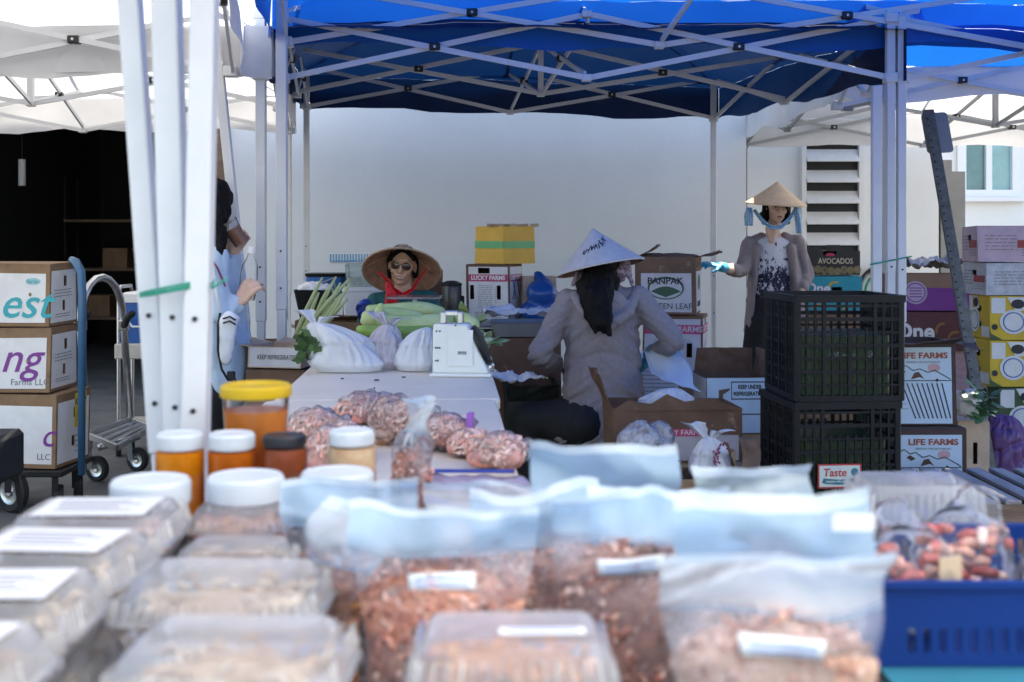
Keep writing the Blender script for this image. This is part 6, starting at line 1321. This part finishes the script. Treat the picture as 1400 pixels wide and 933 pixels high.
tgm = MB().box((.075, -.014, .247), (.042, .002, .017)).build('header_tag', G('white')); tgm.parent = [o for o in bpy.data.objects if o.name.startswith('pouch') and 'small white tag' in o.get('label', '')][0]
pouch('pouch with blue header standing in the second row by the seated woman', (fp(826, 1.68), 1.66, TZ), .205, .25, .07, .0, .6, seed=5, head=.27, sticker=False)
pouch('short pouch with deep blue header behind the clear boxes', (fp(478, 1.72), 1.72, TZ), .195, .185, .06, .12, .5, m=pale_m, seed=6, head=.3, sticker=False)
pouch('pouch turned half sideways with white folded top left of the centre pouch', (fp(458, 1.46), 1.47, TZ), .13, .205, .07, -.75, .6, m=orange_m, seed=7, hm=film_head2, head=.3, sticker=False, curl=.05)
pouch('slim upright pouch seen edge-on on the middle of the table', (fp(563, 2.08), 2.08, TZ), .15, .262, .07, -1.05, .62, m=pnk_m, seed=8, hm=film_head2, head=.2, sticker=False)
pouch('grey-topped pouch with pointed corner behind the right pouches', (fp(1040, 1.72), 1.74, TZ), .19, .205, .05, .25, .45, seed=9, head=.4, sticker=False, hm=film('grey header film', (.45, .55, .6), .7, .2, .1, 9))
pouch('half hidden pouch between the centre pouch and the brown flake pouch', (fp(735, 1.52), 1.53, TZ), .17, .215, .07, .1, .6, seed=10, sticker=False, head=.3)
pouch('pale pouch lying back behind the centre pouch', (fp(665, 1.92), 1.93, TZ), .20, .15, .07, .08, .5, m=pale_m, seed=11, hm=film_head2, head=.4, sticker=False, lean=radians(-25))
pouch('pouch with wrinkled blue header behind the second-row pouch', (fp(905, 1.50), 1.50, TZ), .18, .22, .06, .1, .5, seed=12, head=.4, sticker=False)
# zip bags of pink shrimp
zf = film('zip bag film', (.92, .91, .92), .20, .3, .06, 22, trans=.5, bump=.8)
def zipbag(label, px, py, s, m, seed, grp='zip bags of pink shrimp', zipc=None):
    d = (CAMZ-.745)*FPX/(py-HOR); T = thing('zip_bag', label, 'zip bag', (pt(px, 330, d).x, d, TZ+.002), random.Random(seed).uniform(-.4, .4), grp)
    rx, ry, rz_ = s
    f1 = lambda c, n_: .014*nt1(c, 22, seed)+.008*nt1(c, 60, seed)
    blob('contents', [('e', (0, 0, rz_*.75), (rx*.72, ry*.72, rz_*.7)), ('e', (rx*.45, ry*.3, rz_*.5), (rx*.5, ry*.5, rz_*.5)), ('e', (-rx*.5, -ry*.3, rz_*.5), (rx*.5, ry*.55, rz_*.5)), ('e', (rx*.4, -ry*.4, rz_*.55), (rx*.5, ry*.45, rz_*.55))], m, T, .01, 2, f1)
    def reg(r):
        a, e, q_ = r.uniform(0, 2*pi), r.uniform(-.6, 1.5), r.uniform(.8, 1.02); return V((rx*.9*cos(a)*cos(e)*q_, ry*.9*sin(a)*cos(e)*q_, max(.006, rz_*.85+rz_*.8*sin(e)*q_)))
    bits(reg, 700, .02, .0042, PIECES.get(m.name, m), T, seed)
    blob('film', [('e', (0, 0, rz_*.95), (rx*.95, ry*.95, rz_*.95)), ('c', (-rx*.6, -ry*.5, rz_*.6), (rx*.6, -ry*.5, rz_*.6), rz_*.5, rz_*.5), ('c', (-rx*.6, ry*.5, rz_*.6), (rx*.6, ry*.5, rz_*.6), rz_*.5, rz_*.5), ('c', (rx*.5, 0, rz_*.9), (rx*1.15, 0, rz_*1.45), rz_*.5, rz_*.12, ((0, 1, 0), 2.5))], zf, T, .009, 1, lambda c, n_: .022*abs(nt1(c, 24, seed))-.004)
    if zipc: MB().box((rx*.95, -.01, rz_*1.2), (.012, .035, .07)).build('zip_strip', zipc, T)
    return T
zipbag('pink shrimp bag left of the others next to the amber tub', 432, 612, (.075, .07, .055), pnk_m, 1); zipbag('tallest pink shrimp bag, highest on the bare table', 500, 580, (.095, .09, .05), pnk_m, 2)
zipbag('pink shrimp bag with violet strip, mid table', 607, 613, (.075, .07, .05), pnk_m, 3, zipc=mat('violet zip', (.35, .12, .5), .4)); zipbag('pink shrimp bag at the right corner of the middle table', 682, 638, (.07, .07, .045), pnk_m, 4)
zipbag('clear bag of pale shrimp between the two left pink bags and the slim pouch', 548, 604, (.085, .06, .06), pale_m, 5); zipbag('small pink shrimp bag tucked behind the jar with mottled preserve', 452, 640, (.06, .05, .05), pnk_m, 6)
zipbag('pink shrimp bag squeezed between the tallest bag and the slim pouch', 540, 584, (.075, .07, .05), pnk_m, 7); zipbag('flattest pink shrimp bag beside the violet-stripped one', 645, 622, (.06, .06, .035), pnk_m, 8); zipbag('pink shrimp bag lying in front of the leftmost one', 470, 622, (.065, .06, .045), pnk_m, 9)
flatz = thing('zip_bag', 'flat lilac zip bag with dark blue zip strip', 'zip bag', (fp(640, 2.5), 2.5, TZ+.002), -.03, 'zip bags of pink shrimp')
blob('film', [('c', (-.09, 0, .02), (.09, 0, .02), .045, .045, ((0, 0, 1), .55))], film('lilac film', (.55, .45, .58), .8, .1, .2, 14), flatz, .01, 2, lambda c, n_: .008*nt1(c, 30)); MB().box((.0, .01, .052), (.19, .02, .004)).build('zip_strip', mat('dark blue zip', (.03, .06, .35), .35), flatz)
for k, (px, py, c) in enumerate(((560, 604, 'blue'), (571, 622, 'violet'))): pass
# jars and tub
glass = film('jar plastic', (.85, .82, .78), .05, .03, .06, 6, bump=.05)
def jar(label, px, d, r, h, lidr, lidh, fillm, filll, lidm, grp):
    T = thing('jar', label, 'jar', (fp(px, d), d, TZ+.001), random.random(), grp); hb = h-lidh
    MB().lathe([(0, 0), (r*.94, 0), (r, .008), (r, hb*.62), (r*.96, hb*.72), (lidr*.9, hb*.86), (lidr*.9, hb)], 28).build('jar_wall', glass, T, smooth='auto')
    MB().lathe([(0, .004), (r*.93, .004), (r*.975, .012), (r*.975, hb*filll), (0, hb*filll)], 28).build('filling', fillm, T, smooth='auto')
    n_ = 60; mb = MB(); prof = [(lidr*.96, hb-.002), (lidr, hb), (lidr, h-.004), (lidr*.95, h)]
    mb.lathe(prof+[(lidr*.86, h), (lidr*.84, h-.0015), (0, h-.0015)], 40)
    for q in range(n_): a = 2*pi*q/n_; mb.box((lidr*cos(a), lidr*sin(a), hb+lidh*.45), (.0022, .0022, lidh*.8), Matrix.Rotation(a, 3, 'Z'))
    mb.build('lid', lidm, T, smooth='auto'); return T
wl = mat('white lid plastic', (.60, .63, .66), .4, var=.04)
amber = mat('amber preserve', (.90, .32, .02), .25, var=.25, vs=30, trans=.6); darkam = mat('dark amber preserve', (.20, .045, .015), .25, var=.3, vs=30); milky = mat('pale pickles', (.62, .62, .58), .5, var=.2, vs=30); mixp = mat('mottled preserve', (.42, .18, .05), .4, col2=(.6, .45, .3), vs=22)
gj = 'preserve jars on the goods table'
rz0 = thing('display_riser', 'low brown board raising the small preserve jars behind the large ones', 'riser', (-.42, 2.055, TZ)); MB().box((0, 0, .03), (.58, .2, .058)).build('board', G('wood'), rz0, bevel=.003)
TZ0 = TZ; TZ = .8005
amber = mat('amber liquid', (.88, .29, .012), .12, var=.25, vs=14, trans=.45); am2_ = mat('clear amber liquid', (.90, .30, .012), .1, var=.15, vs=8, trans=.45); honey_ = mat('honey liquid', (.66, .16, .012), .12, var=.3, vs=14, trans=.45)
jar('amber jar with white lid in front of the tall white posts', 246, 2.0, .040, .153, .037, .024, amber, .96, wl, gj); jar('honey-coloured jar with white lid left of the amber tub', 317, 2.0, .040, .153, .0365, .024, honey_, .96, wl, gj)
jar('dark jar with black lid in front of the amber tub', 389, 2.0, .039, .150, .035, .016, darkam, .96, mat('black lid plastic', (.02, .02, .025), .4), gj); jar('jar with white lid and mottled amber preserve, right of the black-lidded jar', 481, 2.0, .040, .158, .036, .022, mixp, .96, wl, gj)
TZ = TZ0
jar('big jar with white lid, leftmost of the large ones', 206, 1.83, .062, .170, .058, .036, milky, .8, wl, gj); jar('big jar with white lid and pale filling above the shrimp tray', 336, 1.85, .062, .172, .057, .036, milky, .8, wl, gj); jar('wide jar with white lid right of the other large jars', 461, 1.88, .060, .172, .055, .034, milky, .8, wl, gj)
T = thing('deli_tub', 'tall tub of amber preserve with yellow lid', 'tub', (fp(350, 2.105), 2.105, .8005)); am2 = mat('clear amber', (.92, .34, .012), .15, var=.12, vs=10, trans=.7)
MB().lathe([(0, 0), (.042, 0), (.046, .005), (.057, .205)], 36).build('tub_wall', glass, T, smooth='auto'); MB().lathe([(0, .004), (.042, .004), (.0545, .178), (0, .178)], 36).build('filling', am2_, T, smooth='auto')
MB().lathe([(.055, .201), (.060, .201), (.0615, .204), (.061, .218), (.057, .222), (.052, .215), (0, .215)], 40).build('lid', mat('yellow lid plastic', (.68, .44, .012), .4, var=.05, trans=.2), T, smooth='auto')
# clear hinged boxes
clam = film('clear box plastic', (.82, .82, .85), .15, .14, .06, 7, trans=.3, bump=.4)
def clambox(label, x, y, z, w, d, h, m, rz=0, paper=False, seed=0, grp='clear hinged boxes of snacks', strip=False, kind='clear_box'):
    T = thing(kind, label, 'plastic box', (x, y, z), rz, grp); z1 = h*.52
    MB().loft([(0, w*.82, d*.82, .02), (.004, w*.84, d*.84, .022), (z1-.004, w*.96, d*.96, .026), (z1-.003, w, d, .028), (z1, w, d, .028)], nc=5, cap=False).build('tray', clam, T, smooth='auto')
    MB().loft([(z1+.0015, w, d, .028), (z1+.003, w*.96, d*.96, .026), (h-.012, w*.86, d*.86, .026), (h-.004, w*.82, d*.82, .024), (h, w*.79, d*.79, .022), (h-.002, w*.7, d*.7, .02), (h-.0015, w*.3, d*.3, .02)], nc=5, cap=True).build('lid', film('frosty lid plastic', (.95, .95, .96), .36, .22, .06, 5, trans=.5, bump=.3), T, smooth='auto')
    rb = MB(); n_ = int((w+d)*2/.0135)
    for k in range(n_):                               # moulded ribs round the lid
        t = (k+.5)/n_*2*(w+d)*.93; W2, D2 = w*.93, d*.93
        if t < W2: px_, py_ = -W2/2+t, -D2/2
        elif t < W2+D2: px_, py_ = W2/2, -D2/2+t-W2
        elif t < 2*W2+D2: px_, py_ = W2/2-(t-W2-D2), D2/2
        else: px_, py_ = -W2/2, D2/2-(t-2*W2-D2)
        rb.bar((px_, py_, z1+.005), (px_*.95, py_*.95, h-.012), .005, .003, (px_+1e-3, py_, 0))
    rb.build('ribs', film('rib plastic', (.80, .76, .72), .42, .1, .1, 10), T)
    blob('contents', [('e', (0, 0, z1*.75), (w*.38, d*.38, z1*.62)), ('e', (w*.16, -d*.16, z1*.7), (w*.22, d*.22, z1*.55)), ('e', (-w*.16, -d*.18, z1*.7), (w*.22, d*.2, z1*.5)), ('e', (w*.18, d*.15, z1*.7), (w*.2, d*.2, z1*.5))], m, T, .013, 2, lambda c, n_: .008*nt1(c, 40, seed))
    def reg(r): return V((r.uniform(-.38, .38)*w, r.uniform(-.38, .38)*d, z1*(.55+.75*r.random())))
    bits(reg, 200, .022, .005, PIECES.get(m.name, m), T, seed)
    if paper:
        pm = MB(); pm.box((-w*.0, 0, h+.0016), (w*.66, d*.62, .0012)); 
        o = pm.build('paper_label', mat('label paper', (.66, .65, .64), .7, var=.04), T); lp_ = MB()
        for q in range(4): lp_.box((-w*.05+.01*(q % 2), d*(.16-.1*q), h+.0026), (w*(.42, .5, .36, .46)[q], .004, .0005))
        lp_.build('label_print', G('inkgrey'), o)
    if strip:
        o = MB().box((w*.14, -d*.12, h+.0016), (w*.4, .016, .001)).build('label', G('white'), T); MB().box((w*.14, -d*.12, h+.0024), (w*.33, .004, .0006)).build('label_print', lab_blue, o)
    return T
rowL = [(1.66, -.565), (1.475, -.56), (1.285, -.56), (1.10, -.555), ]
ordn = ['farthest', 'second farthest', 'second nearest', 'nearest']
for k, (y, x) in enumerate(rowL):
    clambox('lower clear box under the %s paper-topped box of the left row' % ordn[k], x, y, TZ, .225, .175, .080, tan_m, .03*(-1)**k, seed=k)
    clambox('%s paper-topped clear box of the left row' % ordn[k], x+.004*k, y, TZ+.083, .225, .175, .082, tan_m if k else pale_m, .05*(-1)**k-.02, True, seed=10+k)
rowM = [(1.62, -.37, .16, .14, .058, tan_m), (1.38, -.325, .235, .175, .072, tan_m), (1.16, -.265, .225, .175, .072, tan_m)]
nm = ['small far', 'wide middle', 'wide near']
for k, (y, x, w, d, h, m) in enumerate(rowM):
    clambox('lower clear box under the %s ribbed box beside the dark gap' % nm[k], x, y, TZ, w, d, h, m, .04, seed=20+k); clambox('%s ribbed clear box with cloudy lid, beside the dark gap' % nm[k], x, y, TZ+h+.003, w, d, h+.004, m, -.04, seed=30+k)
clambox('lower clear box under the shrimp tray in front of the big jars', -.40+.0, 1.795, TZ, .15, .12, .07, pale_m, .02, seed=41); clambox('orange shrimp tray with clear lid in front of the big jars', -.40, 1.795, TZ+.073, .15, .12, .065, orange_m, -.03, seed=42)
clambox('lower clear box of orange flakes under the labelled one, front centre', .0, 1.15, TZ, .2, .13, .078, orange_m, -.02, seed=43); clambox('clear box of orange flakes with small label, front centre edge', .0, 1.15, TZ+.081, .2, .13, .082, orange_m, .02, seed=44, strip=True)
# blue basket with sausage bags
bm_ = mat('blue basket plastic', (.003, .030, .17), .45, var=.06, spec=.25)
bs = thing('plastic_basket', 'blue slotted plastic basket holding bags of red sausages', 'basket', (.80, 1.66, TZ)); w_, d_, h_ = .74, .30, .105
for f in ('front', 'right', 'left', 'back'):
    fw = w_ if f in ('front', 'back') else d_-.0122; X = fmat(f, w_, d_, h_)
    if f in ('right', 'left'): X = X @ Matrix.Translation((.0061, 0, 0))
    hs = []
    n_ = int(fw/.0192)
    for k in range(2, n_-1):
        u = (k+.5)*.0192
        if f != 'front' or u > .05: hs.append((u, .032, .010, .030))
        if f != 'front' or u > .27: hs.append((u, .073, .010, .026))
    mb = MB(); cells(mb, X, fw, h_, .004, hs, lift=-.004); mb.build('basket_side', bm_, bs)
MB().box((0, 0, .003), (w_-.01, d_-.01, .004)).build('basket_floor', bm_, bs)
rm = MB()
for sy in (-1, 1): rm.box((0, sy*(d_/2+.003), h_-.002), (w_+.018, .010, .008))
for sx in (-1, 1): rm.box((sx*(w_/2+.003), 0, h_-.0021), (.010, d_-.004, .0082))
rm.build('rim', bm_, bs)
sbf = film('sausage bag film', (.78, .86, .95), .05, .10, .06, 20)
for k, (x, y, lab) in enumerate(((.52, 1.60, 'sausage bag at the left end of the blue basket'), (.63, 1.70, 'sausage bag with puckered top, second from the left in the blue basket'), (.74, 1.60, 'sausage bag showing pale card in the blue basket'), (.90, 1.66, 'sausage bag toward the right end of the blue basket'), (1.05, 1.62, 'sausage bag at the far right end of the blue basket'))):
    T = thing('sausage_bag', lab, 'bag', (x, y, TZ+.008), (.3, -.2, .1, -.3, .2)[k], 'sausage bags in the blue basket'); rr = random.Random(60+k)
    for q in range(46):
        a = rr.uniform(0, 2*pi); rr2 = .062*rr.random()**.5; c = V((rr2*cos(a), rr2*.85*sin(a), .016+.0023*q)); a = rr.uniform(0, pi); dv = V((cos(a), .6*sin(a), rr.uniform(-.5, .5)))*rr.uniform(.012, .02)
        MB().tube([c-dv, c-dv*.75, c+V((0, 0, .003)), c+dv*.75, c+dv], [.002, .0068, .0078, .0068, .002], 7).build('sausage', [redm, pc_or, pc_pale, redm, pc_red][q % 5], T, smooth=True)
    if k in (0,): MB().box((.03, -.05, .085), (.04, .003, .06), Matrix.Rotation(.2, 3, 'Z')).build('card', mat('buff card', (.6, .45, .3), .7), T)
    blob('bag_film', [('e', (0, 0, .075), (.08, .068, .072)), ('c', (0, 0, .11), ((-.02, .02, .03, -.02, 0)[k], .0, (.145, .14, .15, .14, .145)[k]), .055, .04, ((0, 1, 0), .45))], sbf, T, .011, 3, lambda c, n_: .010*nt1((c.x, c.y, c.z*.5), 14, k)+.005*nt1(c, 34, k))
# clear food tray at right behind the basket
clambox('clear ribbed box standing behind the basket at the right edge', 1.0, 1.93, TZ, .24, .16, .15, redm, .05, seed=71, grp=None); clambox('low clear box with dark contents behind the basket, left of the ribbed one', .64, 1.94, TZ, .2, .15, .15, mat('dark blue snack packs', (.05, .09, .2), .4), 0, seed=72, grp=None)
# ------------------------------------------------------------------ cartons are never quite square
rw = random.Random(77)
for T in [o for o in COL.objects if o.parent is None and o.name.split('.')[0] == 'carton' and 'w' in o]:
    w, d, h = T['w'], T['d'], T['h']; k = .020*min(w, d)
    off = {(i, j, l): V((rw.uniform(-k, k), rw.uniform(-k, k), -rw.uniform(0, .008)*l)) for i in (0, 1) for j in (0, 1) for l in (0, 1)}
    for ch in [c for c in COL.objects if c.parent == T and c.type == 'MESH']:
        for v in ch.data.vertices:
            a, b, c = v.co.x/w+.5, v.co.y/d+.5, v.co.z/h; a, b, c = min(1.1, max(-.1, a)), min(1.1, max(-.1, b)), min(1.1, max(0, c))
            e = V((0, 0, 0))
            for (i, j, l), q in off.items(): e += q*((a if i else 1-a)*(b if j else 1-b)*(c if l else 1-c))
            v.co += e
